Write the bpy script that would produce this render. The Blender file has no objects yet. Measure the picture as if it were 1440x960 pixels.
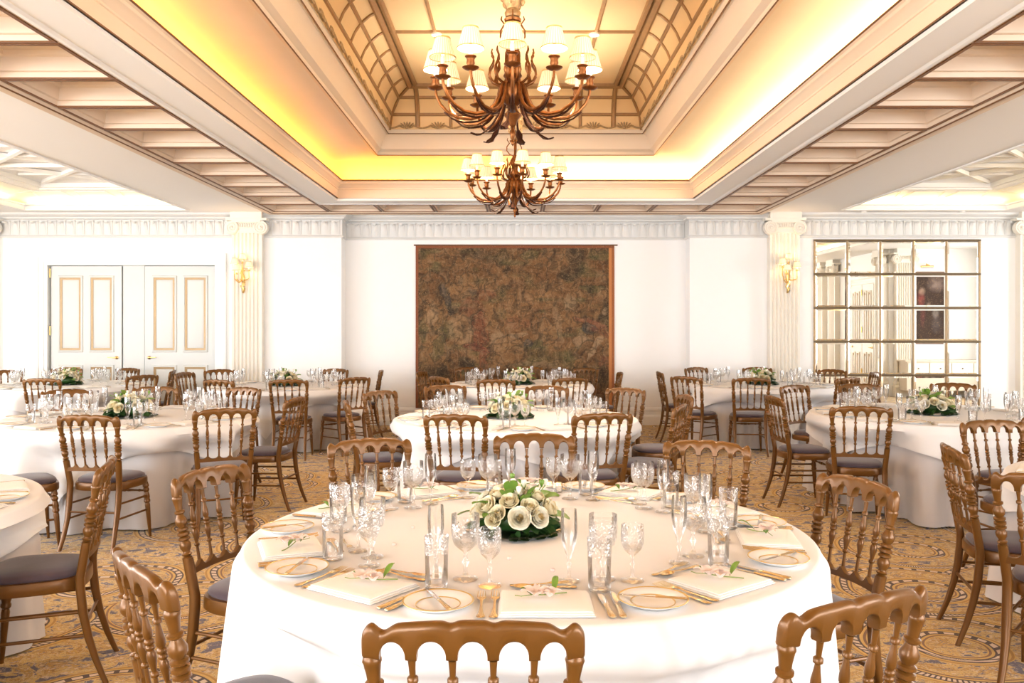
import bpy, math, random
from mathutils import Vector, Matrix
S = bpy.context.scene
COL = S.collection
PI = math.pi
sin, cos, rad = math.sin, math.cos, math.radians
rng = random.Random(7)

# ------------------------------------------------------------------ nodes / materials
class NT:
    def __init__(s, name):
        s.m = bpy.data.materials.new(name); s.m.use_nodes = True
        s.t = s.m.node_tree; s.t.nodes.clear()
        s.out = s.t.nodes.new('ShaderNodeOutputMaterial')
    def n(s, typ, inputs=None, **kw):
        nd = s.t.nodes.new('ShaderNode' + typ)
        for k, v in kw.items(): setattr(nd, k, v)
        for k, v in (inputs or {}).items():
            if isinstance(v, bpy.types.NodeSocket): s.t.links.new(v, nd.inputs[k])
            else: nd.inputs[k].default_value = v
        return nd
    def math(s, op, a, b=None, c=None, clamp=False):
        d = {0: a}
        if b is not None: d[1] = b
        if c is not None: d[2] = c
        return s.n('Math', d, operation=op, use_clamp=clamp).outputs[0]
    def mix(s, f, a, b):
        nd = s.t.nodes.new('ShaderNodeMix'); nd.data_type = 'RGBA'
        for i, v in ((0, f), (6, a), (7, b)):
            if isinstance(v, bpy.types.NodeSocket): s.t.links.new(v, nd.inputs[i])
            else: nd.inputs[i].default_value = (tuple(v) + (1,))[:4] if i > 0 else v
        return nd.outputs[2]
    def ramp(s, f, stops, interp='LINEAR'):
        nd = s.n('ValToRGB', {0: f}); cr = nd.color_ramp; cr.interpolation = interp
        while len(cr.elements) < len(stops): cr.elements.new(.5)
        for e, (p, c) in zip(cr.elements, stops): e.position = p; e.color = tuple(c) + (1,)
        return nd.outputs[0]
    def coord(s, kind='Object'): return s.n('TexCoord').outputs[kind]
    def bsdf(s, **kw):
        nd = s.n('BsdfPrincipled')
        for k, v in kw.items():
            k = k.replace('_', ' ')
            if isinstance(v, bpy.types.NodeSocket): s.t.links.new(v, nd.inputs[k])
            else:
                if isinstance(v, tuple) and len(v) == 3: v = v + (1,)
                nd.inputs[k].default_value = v
        s.t.links.new(nd.outputs[0], s.out.inputs[0]); return nd
def noise(t, scale, detail=3, rough=.5, vec=None, dist=0):
    return t.n('TexNoise', {'Vector': vec if vec is not None else t.coord(), 'Scale': scale, 'Detail': detail, 'Roughness': rough, 'Distortion': dist})
def bump(t, h, strength, dist=.01):
    return t.n('Bump', {'Height': h, 'Strength': strength, 'Distance': dist}).outputs[0]
M = {}
def simple(name, col, rough=.5, metal=0, var=.06, vs=8, bs=0, bsc=60, bd=.002, **kw):
    t = NT(name); c2 = tuple(max(0, x * (1 - var * 2)) for x in col)
    nz = noise(t, vs, 4)
    c = t.mix(nz.outputs[0], c2, col)
    args = dict(Base_Color=c, Roughness=rough, Metallic=metal, **kw)
    if bs: args['Normal'] = bump(t, noise(t, bsc, 3).outputs[0], bs, bd)
    t.bsdf(**args); M[name] = t.m; return t.m
simple('wall_paint', (.90, .895, .885), .55, var=.01, vs=1)
simple('ceiling_paint', (.90, .885, .87), .6, var=.01, vs=1)
simple('plaster_tan', (.85, .71, .55), .5, var=.02, vs=4)
simple('coffer_paint', (.76, .62, .49), .5, var=.02, vs=2)
simple('plaster_cream', (.84, .79, .70), .5, var=.03, vs=4)
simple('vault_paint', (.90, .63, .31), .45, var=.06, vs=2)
simple('gilt_line', (.22, .095, .035), .45, .25, var=.1, vs=30)
simple('rib_gilt', (.42, .23, .09), .45, .15, var=.15, vs=25)
simple('gilt_plaster', (.50, .33, .16), .45, .15, var=.15, vs=25)
simple('panel_gold', (.52, .36, .19), .45, .1, var=.08, vs=20)
simple('frieze_paint', (.74, .735, .715), .55, var=.01, vs=2)
simple('door_paint', (.66, .67, .65), .4, var=.02, vs=3)
simple('brass', (.85, .58, .22), .28, 1, var=.1, vs=40)
simple('bronze', (.34, .125, .036), .34, .85, var=.35, vs=45, bs=.3, bsc=90)
simple('bronze_dark', (.10, .034, .016), .42, .7, var=.3, vs=45, bs=.3, bsc=90)
simple('gilt_carving', (.72, .45, .20), .4, .5, var=.4, vs=50, bs=.6, bsc=70, bd=.006)
simple('candle_white', (.88, .84, .74), .5, var=.02)
simple('chair_wood', (.170, .069, .0115), .30, .25, var=.12, vs=14, bs=.05, bsc=120)
simple('chair_cushion', (.082, .052, .068), .85, var=.2, vs=18, bs=.3, bsc=260, Sheen_Weight=.35)
simple('leaf_dark', (.03, .10, .018), .45, var=.3, vs=30)
simple('leaf_bright', (.20, .36, .05), .45, var=.25, vs=30)
simple('rose_cream', (.88, .80, .58), .6, var=.05, vs=40)
simple('rose_heart', (.78, .63, .34), .6, var=.08, vs=40)
simple('rose_white', (.88, .84, .70), .6, var=.04, vs=40)
simple('petal_pink', (.86, .70, .63), .6, var=.08, vs=60)
simple('stem_green', (.22, .33, .06), .5, var=.2, vs=30)
simple('porcelain', (.88, .87, .85), .18, var=.01)
simple('gold_band', (.70, .48, .16), .3, .6, var=.1, vs=60)
simple('steel', (.62, .62, .62), .18, 1, var=.05)
simple('gilt_silver', (.80, .62, .36), .25, .9, var=.15, vs=50, bs=.2, bsc=150)
simple('napkin_linen', (.90, .87, .83), .8, var=.02, vs=20, bs=.15, bsc=400, bd=.001)
simple('dark_metal', (.13, .09, .05), .4, .7)
simple('dark_wood', (.20, .10, .05), .4, var=.2)
simple('sideboard_paint', (.74, .66, .54), .5, var=.05)
simple('table_wood', (.30, .2, .1), .5)

def glass_mat(name, tint, edge, cut):
    t = NT(name)
    lw = t.n('LayerWeight', {'Blend': .35})
    vo = t.n('TexVoronoi', {'Vector': t.coord(), 'Scale': 95.0}, feature='DISTANCE_TO_EDGE')
    zz = t.n('SeparateXYZ', {0: t.coord()}).outputs[2]
    hi = t.math('GREATER_THAN', zz, .098)
    band = t.math('LESS_THAN', zz, .168)
    msk = t.math('MULTIPLY', hi, band)
    h = t.math('MULTIPLY', vo.outputs[0], msk)
    nm = bump(t, h, cut, .004)
    f = t.ramp(lw.outputs['Facing'], [(0, tint), (.55, tint), (.93, edge), (1, edge)])
    tr = t.n('BsdfTransparent', {0: f})
    gl = t.n('BsdfGlossy', {0: (1, 1, 1, 1), 'Roughness': .03, 'Normal': nm})
    fr = t.n('Fresnel', {'IOR': 1.5, 'Normal': nm})
    fac = t.math('MULTIPLY_ADD', fr.outputs[0], .8, .01, clamp=True)
    mx = t.n('MixShader', {0: fac, 1: tr.outputs[0], 2: gl.outputs[0]})
    t.t.links.new(mx.outputs[0], t.out.inputs[0]); M[name] = t.m
glass_mat('glass', (.985, .985, .985), (.84, .85, .86), 1.0)
glass_mat('glass_plain', (.985, .985, .985), (.86, .87, .88), 0)

def shade_mat():
    t = NT('shade_silk')
    uv = t.n('SeparateXYZ', {0: t.coord()})
    an = t.math('ARCTAN2', uv.outputs[1], uv.outputs[0])
    pl = t.math('SINE', t.math('MULTIPLY', an, 26.0))
    c = t.ramp(t.math('MULTIPLY_ADD', pl, .5, .5), [(0, (.74, .58, .34)), (1, (.98, .86, .60))])
    t.bsdf(Base_Color=c, Roughness=.8, Emission_Color=c, Emission_Strength=.26)
    M['shade_silk'] = t.m
shade_mat()
def emit(name, col, st):
    t = NT(name); e = t.n('Emission', {0: col + (1,), 1: st}); t.t.links.new(e.outputs[0], t.out.inputs[0]); M[name] = t.m
emit('bulb_glow', (1, .82, .5), 4)
emit('downlight_glow', (1, .85, .6), 4)
emit('daylight_fill_pane', (.95, .97, 1), 10.0)  # glowing panes: daylight in the left windows, added fill in the others

def cloth_mat(name, col):
    t = NT(name)
    w = t.n('TexWave', {'Vector': t.coord(), 'Scale': 160.0, 'Distortion': .5})
    nz = noise(t, 2.5, 4, .55)
    c = t.mix(nz.outputs[0], tuple(x * .985 for x in col), col)
    b1 = t.n('Bump', {'Height': nz.outputs[0], 'Strength': .2, 'Distance': .02})
    b2 = t.n('Bump', {'Height': w.outputs[0], 'Strength': .05, 'Distance': .0006, 'Normal': b1.outputs[0]})
    t.bsdf(Base_Color=c, Roughness=.75, Normal=b2.outputs[0], Sheen_Weight=.08); M[name] = t.m
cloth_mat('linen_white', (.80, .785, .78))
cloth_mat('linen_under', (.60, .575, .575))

def mirror_mat():
    t = NT('mirror_silver')
    g = t.n('BsdfGlossy', {0: (.93, .92, .87, 1), 'Roughness': .0})
    t.t.links.new(g.outputs[0], t.out.inputs[0]); M['mirror_silver'] = t.m
mirror_mat()

def carpet():
    t = NT('carpet_wool')
    p = t.coord()
    wob = t.n('VectorMath', {0: p, 1: t.n('VectorMath', {0: noise(t, 1.7, 2).outputs[1], 1: (.10, .10, 0)}, operation='MULTIPLY').outputs[0]}, operation='ADD').outputs[0]
    # medallions: round cells of about a metre
    vo = t.n('TexVoronoi', {'Vector': wob, 'Scale': 1.05, 'Randomness': .95}, voronoi_dimensions='2D', feature='F1')
    d = vo.outputs['Distance']
    rel = t.n('VectorMath', {0: t.n('VectorMath', {0: wob, 1: (1.05, 1.05, 1)}, operation='MULTIPLY').outputs[0], 1: t.n('VectorMath', {0: vo.outputs['Position'], 1: (1.0, 1.0, 1)}, operation='MULTIPLY').outputs[0]}, operation='SUBTRACT').outputs[0]
    sp = t.n('SeparateXYZ', {0: rel})
    an = t.math('ARCTAN2', sp.outputs[1], sp.outputs[0])
    gold1, gold2, tan_, blue, dark, cream = (.37, .185, .022), (.57, .345, .070), (.55, .40, .185), (.105, .090, .125), (.040, .014, .012), (.62, .48, .34)
    st = t.n('VectorMath', {0: p, 1: (1, 1.4, 1)}, operation='MULTIPLY').outputs[0]
    nz = noise(t, 6, 5, .62, vec=st, dist=1.5).outputs[0]
    base = t.ramp(nz, [(0, blue), (.435, blue), (.455, tan_), (.485, gold2), (.53, tan_), (.56, gold1), (.60, gold2), (.625, blue), (.66, tan_)])
    n2 = noise(t, 17, 3, .6, dist=2.6).outputs[0]
    lines = t.ramp(n2, [(0, (0, 0, 0)), (.40, (0, 0, 0)), (.415, (1, 1, 1)), (.43, (0, 0, 0)), (.56, (0, 0, 0)), (.575, (1, 1, 1)), (.59, (0, 0, 0))])
    base = t.mix(t.math('MULTIPLY', lines, .8), base, (.08, .032, .015))
    n3 = noise(t, 30, 3, .6, dist=1.5).outputs[0]
    base = t.mix(t.ramp(n3, [(0, (0, 0, 0)), (.58, (0, 0, 0)), (.62, (.7, .7, .7))]), base, cream)
    n4 = noise(t, 60, 2, .6).outputs[0]
    base = t.mix(t.ramp(n4, [(0, (.7, .7, .7)), (.36, (.5, .5, .5)), (.40, (0, 0, 0))]), base, (.13, .055, .02))
    def ring(r, w):
        return t.math('LESS_THAN', t.math('ABSOLUTE', t.math('SUBTRACT', d, r)), w)
    # golden bands around the chain
    for r, k in ((.46, 62.0), (.20, 34.0)):
        base = t.mix(t.math('MULTIPLY', ring(r, .058), .9), base, gold2)
        base = t.mix(ring(r + .047, .006), base, gold1)
        base = t.mix(ring(r - .045, .006), base, (.20, .09, .03))
        base = t.mix(t.math('MULTIPLY', ring(r, .025), .95), base, dark)
        dash = t.math('GREATER_THAN', t.math('SINE', t.math('MULTIPLY', an, k)), -.35)
        base = t.mix(t.math('MULTIPLY', ring(r, .0145), dash), base, cream)
    b = bump(t, noise(t, 300, 2).outputs[0], .4, .004)
    t.bsdf(Base_Color=base, Roughness=.95, Normal=b, Sheen_Weight=.15); M['carpet_wool'] = t.m
carpet()
def vcol_mat(name, fine=120):
    t = NT(name)
    at = t.n('Attribute', attribute_name='Col').outputs[0]
    n1 = noise(t, fine, 4, .7, dist=1.5).outputs[0]
    n2 = noise(t, 22, 5, .65, dist=2.5).outputs[0]
    c = t.mix(t.ramp(n1, [(0, (.8, .8, .8)), (.34, (.3, .3, .3)), (.42, (0, 0, 0))]), at, (.03, .016, .008))
    c = t.mix(t.ramp(n2, [(0, (0, 0, 0)), (.57, (0, 0, 0)), (.66, (.55, .55, .55)), (.7, (0, 0, 0))]), c, (.42, .26, .12))
    t.bsdf(Base_Color=c, Roughness=.9, Normal=bump(t, n1, .4, .004)); M[name] = t.m
vcol_mat('tapestry_weave', 60)

# ------------------------------------------------------------------ mesh builder
class MB:
    def __init__(s): s.v = []; s.f = []; s.mi = []; s.cur = 0
    def add(s, vs, fs):
        b = len(s.v); s.v.extend(tuple(p) for p in vs)
        s.f.extend(tuple(b + i for i in f) for f in fs); s.mi.extend([s.cur] * len(fs)); return s
    def box(s, x0, x1, y0, y1, z0, z1):
        s.add([(x0, y0, z0), (x1, y0, z0), (x1, y1, z0), (x0, y1, z0), (x0, y0, z1), (x1, y0, z1), (x1, y1, z1), (x0, y1, z1)],
              [(0, 3, 2, 1), (4, 5, 6, 7), (0, 1, 5, 4), (1, 2, 6, 5), (2, 3, 7, 6), (3, 0, 4, 7)]); return s
    def grid(s, rows, closed=False, cap0=False, cap1=False):
        n = len(rows[0]); b = len(s.v)
        for r in rows: s.v.extend(tuple(p) for p in r)
        c = 0
        for i in range(len(rows) - 1):
            for j in range(n if closed else n - 1):
                k = (j + 1) % n
                s.f.append((b + i * n + j, b + i * n + k, b + (i + 1) * n + k, b + (i + 1) * n + j)); c += 1
        if cap0: s.f.append(tuple(b + j for j in reversed(range(n)))); c += 1
        if cap1: s.f.append(tuple(b + (len(rows) - 1) * n + j for j in range(n))); c += 1
        s.mi.extend([s.cur] * c); return s
    def lathe(s, prof, n=16, at=(0, 0, 0), p1=None, cap=False, ax=None):
        """prof: (r, z) pairs; along +Z from AT, or with P1 given z is a fraction of the way to P1"""
        p0 = Vector(at)
        if p1 is not None:
            d = Vector(p1) - p0; L = d.length; w = d.normalized()
        else: w = Vector((0, 0, 1)); L = 1
        u = w.orthogonal().normalized() if abs(w.z) < .999 else Vector((1, 0, 0)); q = w.cross(u)
        rows = [[p0 + w * (z * L) + (u * cos(2 * PI * j / n) + q * sin(2 * PI * j / n)) * r for j in range(n)] for r, z in prof]
        return s.grid(rows, True, cap, cap)
    def tube(s, pts, r, n=8, caps=True, flat=1.0):
        pts = [Vector(p) for p in pts]; m = len(pts)
        rs = r if isinstance(r, (list, tuple)) else [r] * m
        t0 = (pts[1] - pts[0]).normalized(); u = t0.orthogonal().normalized() if abs(t0.z) < .9 else (Vector((1, 0, 0)) - t0 * t0.x).normalized()
        rows = []
        for i, p in enumerate(pts):
            t = (pts[min(i + 1, m - 1)] - pts[max(i - 1, 0)]).normalized()
            u = (u - t * u.dot(t)).normalized(); q = t.cross(u)
            rows.append([p + (u * cos(2 * PI * j / n) + q * sin(2 * PI * j / n) * flat) * rs[i] for j in range(n)])
        return s.grid(rows, True, caps, caps)
    def ell(s, c, rx, ry, rz, n=8, m=5, rot=None):
        c = Vector(c); rows = []
        for i in range(m + 1):
            a = -PI / 2 + PI * i / m; e = max(cos(a), .02)
            row = [Vector((rx * e * cos(2 * PI * j / n), ry * e * sin(2 * PI * j / n), rz * sin(a))) for j in range(n)]
            if rot is not None: row = [rot @ p for p in row]
            rows.append([c + p for p in row])
        return s.grid(rows, True, True, True)
    def loops(s, ls, close=False):
        return s.grid(ls, True)
    def rect_sweep(s, x0, x1, y0, y1, prof):
        """rings in XY: prof = (inset, z)"""
        return s.grid([[(x0 + o, y0 + o, z), (x1 - o, y0 + o, z), (x1 - o, y1 - o, z), (x0 + o, y1 - o, z)] for o, z in prof], True)
    def frame_xz(s, x0, x1, z0, z1, y, prof, cap=False):
        """rings on a wall that faces -Y: prof = (inset, how far it stands out)"""
        return s.grid([[(x0 + o, y - p, z0 + o), (x1 - o, y - p, z0 + o), (x1 - o, y - p, z1 - o), (x0 + o, y - p, z1 - o)] for o, p in prof], True, False, cap)
    def xform(s, m, start=0):
        for i in range(start, len(s.v)): s.v[i] = tuple(m @ Vector(s.v[i]))
        return s
    def mesh(s, name, mats, smooth=40):
        me = bpy.data.meshes.new(name); me.from_pydata(s.v, [], s.f)
        if not isinstance(mats, (list, tuple)): mats = [mats]
        for m in mats: me.materials.append(M[m])
        if len(mats) > 1: me.polygons.foreach_set('material_index', s.mi)
        if smooth:
            me.polygons.foreach_set('use_smooth', [True] * len(me.polygons))
            me.set_sharp_from_angle(angle=rad(smooth))
        me.update(); return me
    def build(s, name, mats, parent=None, smooth=40, loc=None, rz=0):
        return link(name, s.mesh(name, mats, smooth), parent, loc, rz)
def link(name, me, parent=None, loc=None, rz=0):
    o = bpy.data.objects.new(name, me); COL.objects.link(o)
    if parent is not None: o.parent = parent
    if loc is not None: o.location = loc
    if rz: o.rotation_euler = (0, 0, rz)
    return o
def tag(o, label=None, cat=None, group=None, kind=None):
    for k, v in (('label', label), ('category', cat), ('group', group), ('kind', kind)):
        if v: o[k] = v
    return o
def empty(name, loc=(0, 0, 0), rz=0):
    o = bpy.data.objects.new(name, None); COL.objects.link(o); o.location = loc; o.rotation_euler = (0, 0, rz); o.empty_display_size = .1; return o
KIDS = {}
def kids_of(o):
    if o.name not in KIDS: KIDS[o.name] = list(o.children)
    return KIDS[o.name]
def dup(o, parent=None):
    c = o.copy(); COL.objects.link(c); c.parent = parent
    for ch in kids_of(o): dup(ch, c)
    return c
def struct(name, mb, mats, smooth=40): return tag(mb.build(name, mats, None, smooth), kind='structure')
class Proto:
    """first use hands out the object itself, later uses a copy"""
    def __init__(s, root): s.root = root; s.used = False
    def get(s, loc, rz, label, cat, group=None, sc=None):
        o = dup(s.root) if s.used else s.root
        if not s.used: s.snapshot()
        s.used = True
        o.location = loc; o.rotation_euler = (0, 0, rz)
        o['label'] = label; o['category'] = cat
        if group: o['group'] = group
        elif 'group' in o: del o['group']
        if sc: o.scale = (sc, sc, sc)
        return o
    def snapshot(s):
        def walk(o):
            for c in kids_of(o): walk(c)
        walk(s.root)
# ------------------------------------------------------------------ camera
cam_d = bpy.data.cameras.new('camera'); cam = bpy.data.objects.new('camera', cam_d); COL.objects.link(cam)
cam.location = (0, 0, 1.5); cam.rotation_euler = (PI / 2, 0, 0)
cam_d.sensor_width = 36; cam_d.lens = 36 * 1210 / 1440; cam_d.clip_start = .05; cam_d.clip_end = 100
cam_d.shift_x = -5 / 1440; cam_d.shift_y = -19 / 1440
S.camera = cam
F, CX, CY = 1210.0, 725.0, 461.0
Z0 = 3.23; YW = 13.0

# ------------------------------------------------------------------ room shell
mb = MB(); mb.add([(-11, -4, 0), (11, -4, 0), (11, 14, 0), (-11, 14, 0)], [(0, 1, 2, 3)]); struct('floor', mb, 'carpet_wool')
XL, XR, YB, YR = -10.4, 10.4, -3.5, 7.1      # left wall, right wall beyond the jog, back wall, y of the jog
# far wall: recessed centre bay, openings for the door pair
CXL, CXR, YC = -2.63, 2.63, 13.32
def quad_y(mb, x0, x1, z0, z1, y): mb.add([(x0, y, z0), (x1, y, z0), (x1, y, z1), (x0, y, z1)], [(0, 1, 2, 3)])
def px(x, d): return (x - CX) * d / F
def pz(y, d): return 1.5 - (y - CY) * d / F
DX0, DX1, DZ = px(67, YW), px(302, YW), pz(373, YW)
mb = MB()
quad_y(mb, XL, DX0, 0, 4, YW); quad_y(mb, DX0, DX1, DZ, 4, YW); quad_y(mb, DX1, CXL, 0, 4, YW)
quad_y(mb, CXR, XR, 0, 4, YW); quad_y(mb, CXL, CXR, 0, 4, YC)
mb.add([(CXL, YW, 0), (CXL, YC, 0), (CXL, YC, 4), (CXL, YW, 4)], [(0, 1, 2, 3)])
mb.add([(CXR, YW, 0), (CXR, YC, 0), (CXR, YC, 4), (CXR, YW, 4)], [(3, 2, 1, 0)])
struct('wall_back', mb, 'wall_paint', 0)
# left wall with three tall window openings, rear wall's added for fill
WINL = [(-2.4, .4), (1.6, 4.4), (5.6, 8.0)]; WZ0, WZ1 = .35, 3.0
def wall_with_holes(name, holes, a0, a1, to3):
    mb = MB(); cur = a0
    def q(u0, u1, z0, z1): mb.add([to3(u0, z0), to3(u1, z0), to3(u1, z1), to3(u0, z1)], [(0, 1, 2, 3)])
    for h0, h1 in holes:
        q(cur, h0, 0, 4); q(h0, h1, 0, WZ0); q(h0, h1, WZ1, 4); cur = h1
    q(cur, a1, 0, 4); struct(name, mb, 'wall_paint', 0)
wall_with_holes('wall_left', WINL, YB, YW, lambda u, z: (XL, u, z))
FILL_WINB = [(-9.0, -5.6), (-4.6, -2.2), (3.0, 5.2), (5.8, 7.8)]; FILL_WINR = [(-2.9, -1.3), (-.9, .7)]  # rear and right windows are added, unseen sources of fill light
wall_with_holes('wall_front', FILL_WINB, XL, 8.2, lambda u, z: (u, YB, z))
wn = 0
def window(cx, cy, w, rz):  # left-wall windows bring the daylight; all others are added fill
    global wn; wn += 1
    e = tag(empty('window_%d' % wn, (cx, cy, WZ0), rz), kind='structure'); h = WZ1 - WZ0
    m = MB()
    m.box(-w / 2, -w / 2 + .07, -.05, .06, 0, h); m.box(w / 2 - .07, w / 2, -.05, .06, 0, h); m.box(-w / 2 + .07, w / 2 - .07, -.05, .06, 0, .08); m.box(-w / 2 + .07, w / 2 - .07, -.05, .06, h - .08, h)
    for k in range(1, 4): m.box(-w / 2 + w * k / 4 - .02, -w / 2 + w * k / 4 + .02, -.03, .04, .08, h - .08)
    m.build('window_frame', 'door_paint', e, 0)
    m = MB(); m.add([(-w / 2 + .07, 0, .08), (w / 2 - .07, 0, .08), (w / 2 - .07, 0, h - .08), (-w / 2 + .07, 0, h - .08)], [(0, 1, 2, 3)]); m.build('window_pane', 'daylight_fill_pane', e, 0)
for a, b in WINL: window(XL - .05, (a + b) / 2, b - a, -PI / 2)
window(XR + .05, 9.5, 1.8, PI / 2)  # added window, out of view: brightens the painting wall and right soffit
for a, b in FILL_WINR: window(8.2 + .05, (a + b) / 2, b - a, PI / 2)  # added windows, out of view: fill light for the right soffit
for a, b in FILL_WINB: window((a + b) / 2, YB - .05, b - a, PI)  # added windows behind the camera: frontal fill light
# right wall with its jog, seen in the mirror
mb = MB(); XJ = 8.2
cur = YB
for h0, h1 in FILL_WINR + [(YR, YR)]:
    for u0, u1, z0, z1 in ((cur, h0, 0, 4), (h0, h1, 0, WZ0), (h0, h1, WZ1, 4)):
        if u1 > u0: mb.add([(XJ, u0, z0), (XJ, u1, z0), (XJ, u1, z1), (XJ, u0, z1)], [(0, 1, 2, 3)])
    cur = h1
mb.add([(XJ, YR, 0), (XR, YR, 0), (XR, YR, 4), (XJ, YR, 4)], [(0, 1, 2, 3)])
for u0, u1, z0, z1 in ((YR, 8.6, 0, 4), (8.6, 10.4, 0, WZ0), (8.6, 10.4, WZ1, 4), (10.4, YW, 0, 4)): mb.add([(XR, u0, z0), (XR, u1, z0), (XR, u1, z1), (XR, u0, z1)], [(0, 1, 2, 3)])  # alcove wall, open for the added fill window
struct('wall_right', mb, 'wall_paint', 0)
# ------------------------------------------------------------------ ceiling
SB0, SB1, SBY0, SBY1 = 4.78, 7.16, .0, 12.55   # side bays
mb = MB()
def hz(x0, x1, y0, y1, z=Z0): mb.add([(x0, y0, z), (x0, y1, z), (x1, y1, z), (x1, y0, z)], [(0, 1, 2, 3)])
for s in (-1, 1):
    def X(a, b): return (min(s * a, s * b), max(s * a, s * b))
    hz(*X(SB1, 10.5), YB, 13.4); hz(*X(SB0, SB1), SBY1, 13.4); hz(*X(SB0, SB1), YB, SBY0); hz(*X(3.70, SB0), YB, 13.4)
hz(-3.7, 3.7, 12.86, 13.4); hz(-3.7, 3.7, YB, -2.5)
# inner soffit between coffers and central opening
BX, BY0, BY1 = 2.43, -1.4, 11.76
mb.rect_sweep(-2.76, 2.76, BY0 - .33, 12.03, [(0, Z0), (.02, Z0 - .012), (.05, Z0 - .012), (.07, Z0), (.33, Z0), (.33, Z0 + .03)])
struct('ceiling', mb, 'ceiling_paint', 30)
# coffered band
cm, bead = MB(), MB()
def cell(x0, x1, y0, y1, m=.035):
    cm.rect_sweep(x0, x1, y0, y1, [(0, Z0), (m, Z0), (m, Z0 + .035), (m + .02, Z0 + .04), (m + .035, Z0 + .13), (m + .06, Z0 + .14), (m + .07, Z0 + .17), (m + .10, Z0 + .18)])
    o = m + .10; cm.add([(x0 + o, y0 + o, Z0 + .18), (x1 - o, y0 + o, Z0 + .18), (x1 - o, y1 - o, Z0 + .18), (x0 + o, y1 - o, Z0 + .18)], [(3, 2, 1, 0)])
    for a, w in ((m - .024, .022),):
        bead.rect_sweep(x0, x1, y0, y1, [(a, Z0 + .002), (a, Z0 - .008), (a + w, Z0 - .010), (a + w, Z0 + .012)])
PY = .757; ys = [12.86 - .83] 
while ys[-1] > -1.6: ys.append(ys[-1] - PY)
for s in (-1, 1):
    xa, xb = sorted((s * 2.76, s * 3.60))
    for a, b in zip(ys[1:], ys[:-1]): cell(xa, xb, a, b)
    cell(xa, xb, ys[0], 12.80)
    cell(xa, xb, ys[-1] - PY, ys[-1])
n = 7
for k in range(n):
    a = -2.76 + 5.52 * k / n; b = a + 5.52 / n; cell(a, b, ys[0], 12.80); cell(a, b, ys[-1] - PY, ys[-1])
yb = ys[-1] - PY
cm.rect_sweep(-3.72, 3.72, yb - .12, 12.92, [(0, Z0), (.0, Z0 - .02), (.03, Z0 - .035), (.07, Z0 - .02), (.10, Z0 - .02), (.12, Z0)])
bead.rect_sweep(-3.735, 3.735, yb - .135, 12.935, [(0, Z0), (0, Z0 - .012), (.014, Z0 - .012), (.014, Z0)])
bead.rect_sweep(-3.735, 3.735, yb - .135, 12.935, [(.10, Z0 - .015), (.105, Z0 - .03), (.115, Z0 - .015)])
struct('ceiling', cm, 'coffer_paint', 30); struct('trim_1', bead, 'gilt_line', 30)
# central opening: fascia, cornice lip, light trough, lit cove, inner frame
mb = MB()
mb.rect_sweep(-BX, BX, BY0, BY1, [(0, Z0 + .03), (.012, Z0 + .03), (.012, Z0 + .05), (0, Z0 + .05), (0, Z0 + .16), (.008, Z0 + .165), (.008, Z0 + .18), (.015, Z0 + .19), (.03, Z0 + .215), (.055, Z0 + .235), (.06, Z0 + .255), (.075, Z0 + .265), (.075, Z0 + .285),
    (.06, Z0 + .29), (-.02, Z0 + .29), (-.03, Z0 + .22), (-.30, Z0 + .22)])
struct('trim_2', mb, 'plaster_tan', 30)
mb = MB()
mb.rect_sweep(-BX, BX, BY0, BY1, [(0, Z0 + .03), (.018, Z0 + .03), (.018, Z0 + .04), (0, Z0 + .045)])
mb.rect_sweep(-BX, BX, BY0, BY1, [(.075, Z0 + .266), (.084, Z0 + .275), (.075, Z0 + .286)])
struct('trim_3', mb, 'gilt_line', 30)
mb = MB(); cove = [(-.30, Z0 + .22), (-.30, Z0 + .30)]
for k in range(9):
    a = PI / 2 * k / 8; cove.append((-.30 + .93 * (1 - cos(a)), Z0 + .30 + .25 * sin(a)))
mb.rect_sweep(-BX, BX, BY0, BY1, cove); struct('ceiling', mb, 'plaster_cream', 30)
mb = MB()
ze = 3.77
mb.rect_sweep(-BX, BX, BY0, BY1, [(.60, ze + .01), (.60, ze - .03), (.635, ze - .035), (.65, ze), (.665, ze + .01), (.70, ze + .03), (.72, ze + .12), (.755, ze + .18), (.78, ze + .20), (.80, ze + .20), (.81, ze + .235), (.825, ze + .25), (.835, ze + .25)])
struct('trim_4', mb, 'plaster_tan', 30)
mb = MB()
for o, z in ((.6355, ze - .036), (.805, ze + .205)): mb.rect_sweep(-BX, BX, BY0, BY1, [(o, z), (o + .004, z - .008), (o + .012, z)])
struct('trim_5', mb, 'gilt_line', 30)
# vault
V0 = .83; vp = [(V0, ze + .25), (V0 + .065, 4.18), (V0 + .20, 4.34), (V0 + .36, 4.50)]
vfine = [(V0, 4.02)]
def vcurve(t):  # t 0..1 from rim to crown
    a = t * PI / 2 * .86
    return (V0 + .40 * (1 - cos(a)), 4.02 + .505 * sin(a))
vf = [vcurve(k / 10) for k in range(11)]
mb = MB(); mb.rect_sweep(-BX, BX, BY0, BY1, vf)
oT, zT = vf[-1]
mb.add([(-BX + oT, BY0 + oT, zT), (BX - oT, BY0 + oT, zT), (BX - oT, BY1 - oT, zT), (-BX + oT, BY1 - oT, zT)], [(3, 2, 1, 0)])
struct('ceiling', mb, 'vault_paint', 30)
rib = MB()
def rib_ring(t, w=.022, h=.022):
    o, z = vcurve(t); rib.rect_sweep(-BX, BX, BY0, BY1, [(o - w, z - w), (o - w * .3, z - h - w * .8), (o + w * .8, z - h - w * .2), (o + w, z + w)])
for t in (.28, .62): rib_ring(t, .014, .012)
rib_ring(.965, .035, .02)
def bar(p0, p1, w=.02):
    rib.tube([p0, p1], w, 4)
yy = 10.28
side_y = []
while yy > BY0 + V0 + .2: side_y.append(yy); yy -= .53
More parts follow.
